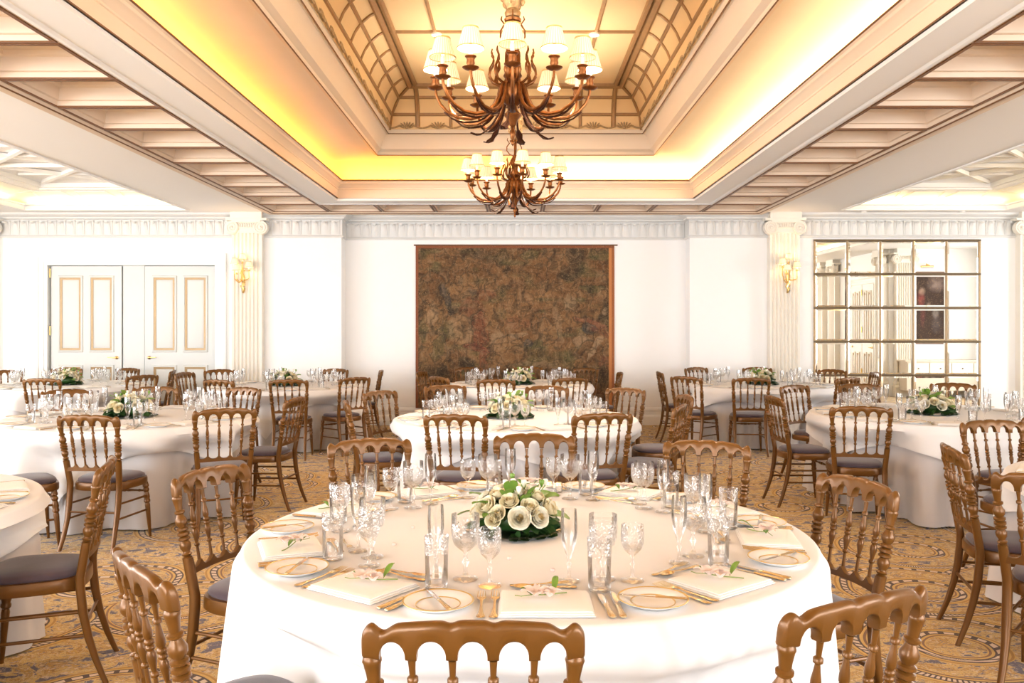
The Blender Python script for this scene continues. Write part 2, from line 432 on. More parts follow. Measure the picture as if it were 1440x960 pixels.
for s in (-1, 1):
    for y in side_y:
        pts = [(s * (BX - vcurve(t)[0]), y, vcurve(t)[1] - .008) for t in (.28, .45, .62, .8, .965)]
        rib.tube(pts, .016, 6)
    for x in (.42, 1.26 - .5):
        pass
for x in (-1.24, -.82, 0, .82, 1.24):
    w = .030 if abs(x) == 1.24 else .02
    pts = [(x, BY1 - vcurve(t)[0], vcurve(t)[1] - .008) for t in (.05, .28, .45, .62, .8, .97)] if x else None
    if pts: rib.tube(pts, w, 6); rib.tube([(x, BY0 + oT, zT - .008), (x, BY1 - oT, zT - .008)], w, 6)
# hips
for s in (-1, 1): rib.tube([(s * (BX - vcurve(t)[0]), BY1 - vcurve(t)[0], vcurve(t)[1] - .008) for t in (0, .28, .62, 1)], .018, 6)
for y in (8.73, 7.1, 5.5, 3.9, 2.3, .7): rib.tube([(-BX + oT, y, zT - .006), (BX - oT, y, zT - .006)], .022, 6)
struct('trim_6', rib, 'rib_gilt', 30)
# palmette cresting along the rim of the vault
cr = MB()
def palmette(sc=1.0):
    b = len(cr.v)
    for k in range(7):
        a = rad(-66 + 22 * k); L = .125 - .035 * abs(k - 3) / 3
        rot = Matrix.Rotation(a, 3, 'Y')
        cr.ell(rot @ Vector((0, 0, .02 + L * .55)), .0105, .010, L * .48, 5, 4, rot)
    cr.ell((0, -.004, .02), .022, .014, .022, 6, 4)
    for sg in (-1, 1):
        pts = [(sg * (.055 + .024 * (1 - k / 10) * cos(k * .9)), -.004, .028 + .024 * (1 - k / 10) * sin(k * .9)) for k in range(9)]
        cr.tube(pts, .0065, 4)
        pts = [(sg * (.08 + .115 * k / 5), 0, .055 - .040 * sin(PI / 2 * k / 5)) for k in range(6)]
        cr.tube(pts, [.010, .012, .012, .012, .011, .010], 4)
    return b
rimx, rimy0, rimy1, rz_ = BX - V0 - .025, BY0 + V0, BY1 - V0 - .025, ze + .25
def crest_line(p0, p1, n, ang):
    for k in range(n):
        t = (k + .5) / n; b = palmette()
        x, y = p0[0] + (p1[0] - p0[0]) * t, p0[1] + (p1[1] - p0[1]) * t
        cr.xform(Matrix.Translation((x, y, rz_)) @ Matrix.Rotation(ang, 4, 'Z') @ Matrix.Rotation(rad(-14), 4, 'X'), b)
crest_line((-rimx, rimy1), (rimx, rimy1), 8, 0)
crest_line((-rimx, rimy0 + 1), (-rimx, rimy1), 26, PI / 2)
crest_line((rimx, rimy0 + 1), (rimx, rimy1), 26, -PI / 2)
struct('trim_7', cr, 'gilt_plaster', 50)
# side bays
for s in (-1, 1):
    x0, x1 = sorted((s * SB0, s * SB1)); mb = MB(); g = MB(); lt = MB()
    mb.rect_sweep(x0, x1, SBY0, SBY1, [(-.02, Z0), (-.02, Z0 - .015), (.015, Z0 - .015), (.015, Z0), (.0, Z0 + .01), (.0, Z0 + .05), (.02, Z0 + .06), (.02, Z0 + .08), (-.10, Z0 + .08), (-.10, Z0 + .05), (-.24, Z0 + .05)])
    struct('trim_%d' % (8 if s < 0 else 9), mb, 'ceiling_paint', 30)
    mb = MB(); mb.rect_sweep(x0, x1, SBY0, SBY1, [(-.24, Z0 + .05), (-.24, Z0 + .10), (-.10, Z0 + .15), (.10, Z0 + .19), (.42, Z0 + .23), (.42, Z0 + .215), (.46, Z0 + .215), (.47, Z0 + .24), (.52, Z0 + .24), (.52, Z0 + .30), (.60, Z0 + .33)])
    mb.add([(x0 + .6, SBY0 + .6, Z0 + .33), (x1 - .6, SBY0 + .6, Z0 + .33), (x1 - .6, SBY1 - .6, Z0 + .33), (x0 + .6, SBY1 - .6, Z0 + .33)], [(3, 2, 1, 0)])
    struct('ceiling', mb, 'ceiling_paint', 30)
    def sl(o): return Z0 + .19 + (o - .10) / .32 * .04
    for k in range(3):     # raised rectangular panels on the lit end slope
        w = (x1 - x0 - .5) / 3; a = x0 + .22 + k * w; b = a + w - .1
        lt.tube([(a, SBY1 - .0, sl(.02)), (b, SBY1 - .0, sl(.02)), (b - .05, SBY1 - .32, sl(.33)), (a + .05, SBY1 - .32, sl(.33)), (a, SBY1 - .0, sl(.02))], .014, 4)
    for k in range(12):
        y1 = SBY1 - .35 - k * 1.0; ix = (x1, -1) if s > 0 else (x0, 1)
        lt.tube([(ix[0], y1, sl(.02)), (ix[0], y1 - .85, sl(.02)), (ix[0] + ix[1] * .32, y1 - .85, sl(.33)), (ix[0] + ix[1] * .32, y1, sl(.33)), (ix[0], y1, sl(.02))], .014, 4)
    zc = Z0 + .33; xa, xb = x0 + .6, x1 - .6; xm = (xa + xb) / 2; k = 0; y = SBY1 - .6
    while y - 1.2 > SBY0 + .6:
        for X_ in (xa, xb):
            lt.tube([(X_, y, zc - .03), (xm, y - .6, zc - .03)], .035, 4); lt.tube([(X_, y - 1.2, zc - .03), (xm, y - .6, zc - .03)], .035, 4)
        lt.tube([(xa, y - 1.2, zc - .03), (xb, y - 1.2, zc - .03)], .035, 4); lt.tube([(xa, y - .6, zc - .03), (xb, y - .6, zc - .03)], .02, 4)
        y -= 1.2
    struct('trim_%d' % (10 if s < 0 else 11), lt, 'plaster_cream' if s > 0 else 'ceiling_paint', 30)
# closed roof above everything
mb = MB(); mb.add([(-11, -4, 4.9), (11, -4, 4.9), (11, 14.2, 4.9), (-11, 14.2, 4.9)], [(3, 2, 1, 0)]); struct('roof', mb, 'ceiling_paint', 0)

# ------------------------------------------------------------------ cornice frieze of rolled leaves
fr = MB(); FZ0, FZ1 = 2.90, 3.16
def straight(mbx, x0, x1, y, prof, m0=0, m1=0):   # prof (stands out, z); mitred ends
    mbx.grid([[(x0 + m0 * p, y - p, z), (x1 + m1 * p, y - p, z)] for p, z in prof][::-1])
cor = [(.0, 2.86), (.02, 2.865), (.03, 2.885), (.012, 2.90), (.012, 3.13), (.05, 3.15), (.05, 3.165), (.09, 3.19), (.11, 3.20), (.12, 3.23)]
segs = [(XL, px(330, YW), YW, 0, 0), (px(372, YW), CXL, YW, 0, 1), (CXL, CXR, YC, 1, -1), (CXR, px(1081, YW), YW, -1, 0), (px(1119, YW), 7.55, YW, 0, 0), (8.0, XR, YW, 0, 0)]
lf = MB()
def leaf(x, y):
    lf.grid([[(x + w * dx, y - .012 - p * (1 - dx * dx * .7), z) for dx in (-1, -.5, 0, .5, 1)] for w, p, z in ((.050, .006, 2.905), (.052, .012, 2.96), (.048, .016, 3.02), (.040, .026, 3.07), (.034, .050, 3.10), (.030, .066, 3.095), (.026, .064, 3.08))])
    lf.ell((x, y - .060, 3.09), .030, .018, .018, 8, 4)
    lf.box(x + .064, x + .076, y - .022, y - .010, 2.905, 3.10)
    lf.ell((x + .070, y - .026, 3.11), .014, .012, .016, 6, 4)
for x0, x1, y, m0, m1 in segs:
    straight(fr, x0, x1, y, cor, m0, m1); nn = max(1, round((x1 - x0) / .14))
    for k in range(nn): leaf(x0 + (x1 - x0) * (k + .5) / nn - .03, y)
for xe, sg in ((CXL, 1), (CXR, -1)):   # the cornice turns into the recess
    fr.grid([[(xe + sg * p * 0 + sg * p, YW - p, z), (xe + sg * p, YC - p, z)] for p, z in cor])
struct('trim_12', fr, 'frieze_paint', 30); struct('trim_13', lf, 'frieze_paint', 50)
# baseboards
bb = MB(); bp = [(.0, .27), (.012, .265), (.02, .25), (.02, .22), (.012, .21), (.012, .16), (.03, .14), (.035, .12), (.035, 0)]
for x0, x1, y in ((XL, DX0 - .17, YW), (DX1 + .17, CXL, YW), (CXL, CXR, YC), (CXR, XR, YW)): straight(bb, x0, x1, y, bp[::-1])
struct('baseboard_back', bb, 'wall_paint', 30)
bb = MB(); bb.add([(XL + .03, YB, 0), (XL + .03, YW, 0), (XL + .03, YW, .2), (XL + .03, YB, .2)], [(0, 1, 2, 3)]); struct('baseboard_left', bb, 'wall_paint', 0)

# ------------------------------------------------------------------ fluted ionic pilasters
def pilaster(xc, y, w=.45, rz=0, num=1):
    e = tag(empty('trim_%d' % (20 + num), (xc, y, 0), rz), kind='structure')
    m = MB(); pr = .13; prof = [(-w / 2, 0), (-w / 2, -pr)]; nf = 7; fw = (w - .05) / nf
    for k in range(nf):
        a = -w / 2 + .025 + k * fw
        for j in range(7): prof.append((a + fw * (.1 + .8 * j / 6), -pr + .026 * sin(PI * j / 6)))
    prof += [(w / 2, -pr), (w / 2, 0)]
    m.grid([[(x, yy_, z) for x, yy_ in prof] for z in (.32, 2.93)]); m.build('pilaster_shaft', 'plaster_cream', e, 25)
    m = MB(); m.box(-w / 2 - .04, w / 2 + .04, -pr - .04, 0, 0, .2)
    m.grid([[(-w / 2 - a, 0, z), (-w / 2 - a, -pr - a, z), (w / 2 + a, -pr - a, z), (w / 2 + a, 0, z)] for a, z in ((.04, .2), (.045, .22), (.03, .24), (.01, .26), (.02, .28), (.015, .31), (0, .33))]); m.build('pilaster_base', 'plaster_cream', e, 30)
    m = MB(); cw = w / 2 - .01; zc = 3.00
    for sg in (-1, 1):
        cx = sg * (cw + .0)
        m.lathe([(.001, 0), (.100, 0), (.104, .12), (.104, 1), (.001, 1)], 24, (cx, -pr - .045, zc), (cx, -pr + .05, zc))
        sp = []
        for k in range(46):
            a = PI / 2 - sg * -1 * k * .33; r = .098 * (1 - k / 50)
            sp.append((cx + sg * 0 + r * cos(a) * 1, -pr - .05, zc + r * sin(a)))
        m.tube(sp, [.011 * (1 - k / 70) for k in range(46)], 6)
        m.ell((cx, -pr - .055, zc), .02, .012, .02, 8, 5)
    m.box(-cw, cw, -pr - .06, 0, zc + .075, zc + .105); m.box(-cw - .09, cw + .09, -pr - .05, 0, zc + .105, zc + .14)
    m.box(-cw + .06, cw - .06, -pr - .02, 0, 2.92, zc + .075)
    for k in range(7):
        x = -.105 + .035 * k; m.ell((x, -pr - .028, zc + .035), .013, .014, .032, 8, 5)
    m.tube([(-.13, -pr - .03, zc + .0), (.13, -pr - .03, zc + .0)], .009, 6); m.tube([(-.22, -pr - .01, 2.935), (.22, -pr - .01, 2.935)], .014, 6)
    m.box(-w / 2 - .01, w / 2 + .01, -pr - .06, 0, zc + .14, Z0); m.build('pilaster_capital', 'plaster_cream', e, 40)
pilaster(px(351, YW), YW, num=1); pilaster(px(1100, YW), YW, num=2); pilaster(7.75, YW, .40, num=3); pilaster(-8.0, YW, .40, num=4)
pilaster(XJ - .0, 6.85, .40, PI / 2 * -1, num=5); pilaster(XJ, 4.0, .45, -PI / 2, num=8); pilaster(XJ, 3.1, .45, -PI / 2, num=9)
pilaster(XJ + .30, YR, .40, PI, num=6); pilaster(4.05, YB, .45, PI, num=7)

# ------------------------------------------------------------------ double door
def door_leaf(name, w, h, loc, rz, handle_side, mats='door_paint'):
    e = tag(empty(name, loc, rz), kind='structure')
    m = MB(); m.box(-w / 2, w / 2, 0, .05, 0, h); m.build('door_panel', mats, e, 0)
    m, g = MB(), MB(); iw = .11
    cols = [(-w / 2 + .11, -.045), (.045, w / 2 - .11)]
    rows_ = [(.22, .75), (.87, 1.18)] if False else [(.20, .93), (1.12, h - .14)]
    for a, b in cols:
        for c, d in rows_:
            m.frame_xz(a, b, c, d, 0, [(0, 0), (.008, .018), (.03, .022), (.034, .008)])
            g.frame_xz(a, b, c, d, 0, [(.034, .001), (.034, .016), (.062, .010), (.066, .002)])
            m.frame_xz(a, b, c, d, 0, [(.066, .002), (.09, .010), (.10, .012)], True)
    m.build('panel_moulding', mats, e, 30); g.build('gilded_moulding', 'panel_gold', e, 30)
    m = MB(); hx = handle_side * (w / 2 - .07)
    m.lathe([(.001, 0), (.026, 0), (.026, .5), (.012, 1), (.001, 1)], 16, (hx, 0, 1.04), (hx, -.02, 1.04))
    m.tube([(hx, -.01, 1.04), (hx, -.05, 1.04), (hx - handle_side * .03, -.055, 1.04), (hx - handle_side * .12, -.05, 1.045)], [.009, .009, .009, .006], 8)
    m.build('door_handle', 'brass', e, 40)
    for z in (.4, 1.38, 2.25):
        if z < h - .1:
            m = MB(); m.lathe([(.001, 0), (.012, .02), (.012, .98), (.001, 1)], 10, (-handle_side * (w / 2 + .008), -.012, z), (-handle_side * (w / 2 + .008), -.012, z + .14)); m.build('door_hinge', 'brass', e, 40)
    return e
wl = px(170, YW) - DX0 - .035
door_leaf('door_1', wl, DZ - .02, ((DX0 + px(170, YW)) / 2, YW + .06, .01), 0, 1)
door_leaf('door_2', wl, DZ - .02, ((px(200, YW) + DX1) / 2, YW + .06, .01), 0, -1)
m = MB(); m.box(px(170, YW), px(200, YW), YW + .075, YW + .12, 0, DZ); quad_y(m, DX0 - .02, DX1 + .02, 0, DZ + .02, YW + .13)
m.add([(DX0, YW, 0), (DX0, YW + .13, 0), (DX0, YW + .13, DZ), (DX0, YW, DZ)], [(0, 1, 2, 3)]); m.add([(DX1, YW, 0), (DX1, YW + .13, 0), (DX1, YW + .13, DZ), (DX1, YW, DZ)], [(0, 1, 2, 3)]); m.add([(DX0, YW, DZ), (DX0, YW + .13, DZ), (DX1, YW + .13, DZ), (DX1, YW, DZ)], [(0, 1, 2, 3)])
struct('trim_14', m, 'door_paint', 0)
m = MB(); pf = [(0, 0), (0, .045), (.03, .055), (.06, .045), (.06, .03), (.13, .026), (.135, .012), (.175, .012), (.18, .0)]
def door_case(m, x0, x1, z1, y, pf, wd=.18):
    m.grid([[(x0 - wd + o, y - p, 0), (x0 - wd + o, y - p, z1 + wd - o), (x1 + wd - o, y - p, z1 + wd - o), (x1 + wd - o, y - p, 0)] for o, p in pf])
door_case(m, DX0, DX1, DZ, YW, pf); struct('trim_15', m, 'wall_paint', 30)
# doors on the right return wall (they show in the mirror)
for k, yc in enumerate((5.35, 6.02)): door_leaf('door_%d' % (3 + k), .64, 2.5, (XJ - .03, yc, .01), -PI / 2, 1 if k == 0 else -1, 'plaster_cream')
m = MB(); door_case(m, -.67, .67, 2.52, 0, pf, .14); o = struct('trim_16', m, 'plaster_cream', 30); o.location = (XJ, 5.69, 0); o.rotation_euler = (0, 0, -PI / 2)

# ------------------------------------------------------------------ mirror wall
mx0, mx1, mz1 = px(1145, YW), px(1377, YW), pz(338, YW); mp = (mx1 - mx0) / 5; mzp = pz(338, YW) - pz(385.4, YW)
e = tag(empty('wall_mirror', ((mx0 + mx1) / 2, YW, mz1 - mzp * 5)), 'large wall mirror of twenty-five panes between dark slim bars', 'mirror')
W, H = mx1 - mx0, mzp * 5
m = MB()
for i in range(5):
    for j in range(5):
        a, b, c, d = -W / 2 + i * mp, -W / 2 + (i + 1) * mp, j * mzp, (j + 1) * mzp
        m.frame_xz(a + .004, b - .004, c + .004, d - .004, 0, [(0, .006), (.035, .0105)], True)
m.build('mirror_glass', 'mirror_silver', e, 0)
m = MB()
for i in range(6): x = -W / 2 + i * mp; m.box(x - (.008 if i % 5 else .012), x + (.008 if i % 5 else .012), -.022, 0, 0, H)
m.build('upright_bars', 'gilt_plaster', e, 0)
m = MB()
for j in range(6): m.box(-W / 2 - .012, W / 2 + .012, -.030, 0, j * mzp - .014, j * mzp + .014)
m.build('cross_bars', 'dark_metal', e, 0)

# ------------------------------------------------------------------ tapestry
TX0, TX1, TZ0, TZ1 = px(584, 13.25), px(864.5, 13.25), pz(574, 13.25), pz(344.5, 13.25)
def smooth_noise(seed):
    r = random.Random(seed); g = [[r.random() for _ in range(64)] for _ in range(64)]
    def f(x, y):
        xi, yi = math.floor(x), math.floor(y); fx, fy = x - xi, y - yi; fx = fx * fx * (3 - 2 * fx); fy = fy * fy * (3 - 2 * fy)
        a, b, c, d = g[yi % 64][xi % 64], g[yi % 64][(xi + 1) % 64], g[(yi + 1) % 64][xi % 64], g[(yi + 1) % 64][(xi + 1) % 64]
        return (a * (1 - fx) + b * fx) * (1 - fy) + (c * (1 - fx) + d * fx) * fy
    return f
N1, N2, N3 = smooth_noise(1), smooth_noise(2), smooth_noise(3)
def mixc(a, b, t): return tuple(x + (y - x) * t for x, y in zip(a, b))
BRN, TAN, OLV, DRK, RED, BLU, SAND = (.155, .070, .022), (.31, .175, .070), (.12, .12, .045), (.035, .028, .016), (.24, .065, .035), (.045, .055, .06), (.52, .38, .22)
# soft shapes of a woven scene: u, v in 0..1440 x 0..960 of a close look, (cx, cy, rx, ry, tilt, colour, strength)
SH = [(400, 95, 70, 40, 0, DRK, .6), (560, 110, 120, 40, 0, DRK, .5), (820, 100, 60, 40, 0, OLV, .7), (1120, 110, 60, 60, 0, DRK, .8), (1090, 220, 60, 50, 0, DRK, .7), (1300, 110, 90, 40, 0, OLV, .6), (1240, 330, 90, 22, 0, OLV, .8), (940, 150, 150, 40, 0, TAN, .5),
      (150, 330, 90, 110, 0, BRN, .7), (145, 540, 85, 90, 0, TAN, .8), (150, 520, 40, 60, 0, SAND, .5), (150, 760, 90, 140, 10, TAN, .8), (190, 720, 40, 90, 20, OLV, .7), (90, 600, 30, 90, 0, OLV, .6),
      (370, 345, 110, 62, -5, TAN, .85), (370, 372, 110, 26, -10, DRK, .5), (400, 270, 55, 45, 0, TAN, .7), (250, 400, 28, 110, -18, BLU, .85), (285, 465, 34, 26, 0, DRK, .9), (430, 350, 36, 26, 0, BLU, .5), (520, 370, 70, 40, 10, RED, .45), (420, 460, 90, 70, 0, RED, .45),
      (340, 600, 90, 100, 0, SAND, .4), (350, 590, 50, 110, 12, TAN, .5), (480, 610, 60, 120, 0, RED, .65), (540, 520, 36, 90, 0, TAN, .6), (470, 725, 110, 26, 12, RED, .9), (600, 690, 60, 80, 0, SAND, .5), (660, 740, 120, 100, 0, TAN, .7), (500, 820, 26, 80, 0, RED, .7),
      (390, 825, 60, 40, 0, DRK, .85), (290, 840, 50, 100, 0, BRN, .8), (180, 890, 90, 40, 0, DRK, .8), (600, 850, 40, 90, 0, TAN, .7), (745, 430, 50, 60, 0, TAN, .55), (740, 560, 90, 36, 0, RED, .3), (730, 640, 60, 18, 0, SAND, .5), (810, 700, 36, 26, 0, BLU, .9), (880, 690, 36, 26, 0, OLV, .9), (870, 760, 80, 60, 0, OLV, .5),
      (1090, 430, 40, 60, 0, SAND, .5), (940, 620, 60, 90, -25, TAN, .7), (1010, 560, 26, 160, -8, SAND, .35), (1240, 560, 120, 26, 15, RED, .75), (1225, 595, 50, 36, 0, BLU, .9), (1335, 490, 42, 60, 10, DRK, .8), (1330, 480, 22, 30, 0, SAND, .6), (1300, 620, 80, 24, 20, RED, .5), (1170, 680, 60, 50, 0, SAND, .5), (1230, 770, 90, 90, 0, BRN, .7), (1260, 720, 26, 90, 30, SAND, .6), (1330, 840, 50, 70, 0, RED, .5), (1080, 820, 60, 46, 0, OLV, .6), (1150, 840, 26, 40, 0, TAN, .8), (1320, 920, 60, 60, 0, DRK, .8), (850, 850, 160, 40, 0, SAND, .35), (620, 960, 500, 60, 0, BRN, .6)]
m = MB(); NU, NV = 340, 280; cols = []
for j in range(NV + 1):
    for i in range(NU + 1):
        u, v = i / NU, j / NV
        m.v.append((TX0 + (TX1 - TX0) * u, -.0 - .012 - .006 * sin(u * 21 + 1) * (1 - v * .5) - .01 * (1 - v), TZ0 + (TZ1 - TZ0) * v))
        X_, Y_ = u * 1355 + 38, (1 - v) * 1085 + 40
        wx = X_ + 30 * (N1(X_ / 40, Y_ / 40) - .5) + 9 * (N2(X_ / 17, Y_ / 17) - .5); wy = Y_ + 30 * (N2(X_ / 40, Y_ / 40) - .5) + 9 * (N3(X_ / 17, Y_ / 17) - .5)
        a = N3(X_ / 120, Y_ / 60) * .5 + N1(X_ / 45 + 9, Y_ / 30) * .3 + N2(X_ / 16, Y_ / 12) * .2
        c = mixc(BRN, TAN, min(1, max(0, (a - .22) * 1.5))); g_ = N2(X_ / 90 + 5, Y_ / 40 + 3)
        if g_ > .6: c = mixc(c, OLV, min(1, (g_ - .6) * 2.5))
        for cx_, cy_, rx, ry, tl, cc, st in SH:
            dx, dy = wx - cx_, wy - cy_
            if abs(dx) > rx + ry + 60 or abs(dy) > rx + ry + 60: continue
            t_ = rad(tl); ex, ey = (dx * cos(t_) + dy * sin(t_)) / rx, (-dx * sin(t_) + dy * cos(t_)) / ry; q_ = ex * ex + ey * ey
            if q_ < 1.15: c = mixc(c, cc, .92 * st * min(1, (1.15 - q_) * 2.5))
            if .95 < q_ < 1.2 and st > .6: c = mixc(c, DRK, .55)
        r1 = (1 - abs(2 * N1(wx / 30 + 3, wy / 44) - 1)) ** 6; r2 = (1 - abs(2 * N3(wx / 34, wy / 26 + 8) - 1)) ** 7; r3 = (1 - abs(2 * N2(wx / 19, wy / 15 + 4) - 1)) ** 6; r4 = max(0, N2(wx / 26, wy / 40 + 9) - .62) * 2.6
        c = mixc(c, SAND, .30 * r1); c = mixc(c, DRK, .75 * r2); c = mixc(c, SAND, .18 * r3); c = mixc(c, DRK, min(.5, r4))
        f_ = N1(X_ / 7, Y_ / 8) * .5 + N2(X_ / 5, Y_ / 6 + 7) * .5; c = (c[0] * (.44 + .42 * f_), c[1] * (.40 + .40 * f_), c[2] * (.38 + .38 * f_))
        if u < .014 or v > .985: c = (.22, .07, .028)
        elif u > .972: c = (.50, .20, .065) if u < .988 else (.30, .10, .035)
        cols.extend(c + (1,))
for j in range(NV):
    for i in range(NU): b = j * (NU + 1) + i; m.f.append((b, b + 1, b + NU + 2, b + NU + 1))
b = len(m.v)
for j, (uu, vv) in enumerate(((TX0, TZ0), (TX1, TZ0), (TX1, TZ1), (TX0, TZ1))): m.v.append((uu, .0, vv)); cols.extend((.2, .1, .05, 1))
m.f.append((b + 3, b + 2, b + 1, b)); m.mi = [0] * len(m.f)
o = m.build('tapestry', 'tapestry_weave', None, 60, (0, YC, 0))
at = o.data.color_attributes.new('Col', 'FLOAT_COLOR', 'POINT'); at.data.foreach_set('color', cols)
tag(o, 'large faded brown woven tapestry hung on the recessed far wall', 'tapestry')
m = MB(); m.tube([(TX0 - .03, -.012, TZ1 + .005), (TX1 + .05, -.012, TZ1 + .005)], .011, 8)
o2 = m.build('hanging_rod', 'dark_wood', o, 40)

# ------------------------------------------------------------------ painting, picture lamp, sideboard on the return wall (mirror shows them)
e = tag(empty('framed_painting', (9.05, YR, 1.18)), 'dark figure painting in gilt frame seen in the mirror', 'painting')
m = MB(); m.box(-.34, .34, .01, .03, .04, 1.50); o = m.mesh('c', ['dark_metal'])
gm = MB(); nu, nv = 24, 48; cs = []
for j in range(nv + 1):
    for i in range(nu + 1):
        u, v = i / nu, j / nv; gm.v.append((-.34 + .68 * u, .034, .04 + 1.46 * v)); c = (.045, .025, .018)
        for cx_, cy_, rx, ry, cc in ((.75, .85, .35, .14, (.30, .22, .19)), (.25, .62, .14, .18, (.30, .06, .05)), (.28, .74, .12, .07, (.42, .30, .22)), (.3, .4, .09, .25, (.16, .04, .04)), (.72, .42, .12, .10, (.35, .30, .27)), (.75, .25, .2, .16, (.10, .08, .08)), (.5, .52, .1, .07, (.34, .24, .18))):
            q_ = ((u - cx_) / rx) ** 2 + ((v - cy_) / ry) ** 2
            if q_ < 1: c = mixc(c, cc, .6 * (1 - q_) * (.4 + N1(u * 14, v * 22)))
        cs.extend(c + (1,))
for j in range(nv):
    for i in range(nu): b = j * (nu + 1) + i; gm.f.append((b, b + 1, b + nu + 2, b + nu + 1))
gm.mi = [0] * len(gm.f)
o = gm.build('canvas', 'tapestry_weave', e); at = o.data.color_attributes.new('Col', 'FLOAT_COLOR', 'POINT'); at.data.foreach_set('color', cs)
m = MB(); m.frame_xz(-.40, .40, 0, 1.54, 0, [(0, 0), (0, -.05), (.02, -.06), (.05, -.045), (.07, -.03), (.07, 0)]); m.build('picture_frame', 'dark_wood', e, 30)
e = tag(empty('picture_lamp', (9.05, YR, 2.86)), 'brass picture lamp over the painting seen in mirror', 'lamp')
m = MB(); m.tube([(0, .0, 0), (0, .06, .02), (-.1, .12, .04), (-.12, .16, -.02)], .007, 6); m.box(-.03, .03, 0, .02, -.03, .03); m.build('lamp_arm', 'brass', e)
m = MB(); m.lathe([(.001, 0), (.028, .02), (.028, .98), (.001, 1)], 12, (-.24, .17, -.03), (.04, .17, -.03)); m.build('lamp_head', 'brass', e)
e = tag(empty('sideboard', (9.3, YR + .28, 0)), 'pale painted sideboard with small knobbed drawers seen in the mirror', 'sideboard')
m = MB(); m.box(-.95, .95, -.24, .24, .16, .78); m.build('body', 'sideboard_paint', e, 0)
m = MB(); m.box(-.99, .99, -.26, .27, .78, .81); m.build('top_board', 'sideboard_paint', e, 0)
for k in range(4):
    m = MB(); m.box(-.93 + .47 * k, -.93 + .47 * k + .44, .24, .255, .52, .75); d = m.build('drawer', 'plaster_cream', e, 0)
    m = MB(); m.ell((-.71 + .47 * k, .268, .635), .014, .014, .014); m.build('knob', 'dark_metal', d)
for sx in (-.88, .88):
    for sy in (-.2, .2): m = MB(); m.lathe([(.03, 0), (.018, 1)], 8, (sx, sy, .16), (sx, sy, 0), True); m.build('leg', 'sideboard_paint', e)
# ------------------------------------------------------------------ chair
POST = [(0, .0175), (.02, .0185), (.035, .0125), (.05, .0185), (.07, .0205), (.09, .0145), (.11, .0135), (.17, .0215), (.23, .0225), (.28, .0150), (.30, .0225), (.33, .0225), (.35, .0155), (.37, .0235), (.41, .0235), (.43, .0155), (.45, .0225), (.48, .0225), (.50, .0150), (.55, .0225), (.61, .0235), (.66, .0165), (.70, .0130), (.72, .0195), (.75, .0200), (.77, .0135), (.84, .0150), (.93, .0185), (.95, .0205), (.98, .0180), (1, .0150)]
SPIN = [(0, .0070), (.10, .0062), (.19, .0058), (.205, .0108), (.235, .0108), (.25, .0062), (.30, .0085), (.38, .0125), (.43, .0118), (.46, .0080), (.475, .0120), (.50, .0120), (.515, .0085), (.53, .0125), (.56, .0125), (.575, .0085), (.60, .0120), (.66, .0118), (.73, .0085), (.80, .0060), (.815, .0112), (.85, .0112), (.865, .0062), (.93, .0070), (1, .0085)]
def back_y(z): return -.185 - .17 * (z - .45) if z > .45 else -.185 - .10 * ((.45 - z) / .45) ** 2
def rail_y(x, z): return back_y(z) - .022 * (1 - (x / .205) ** 2)
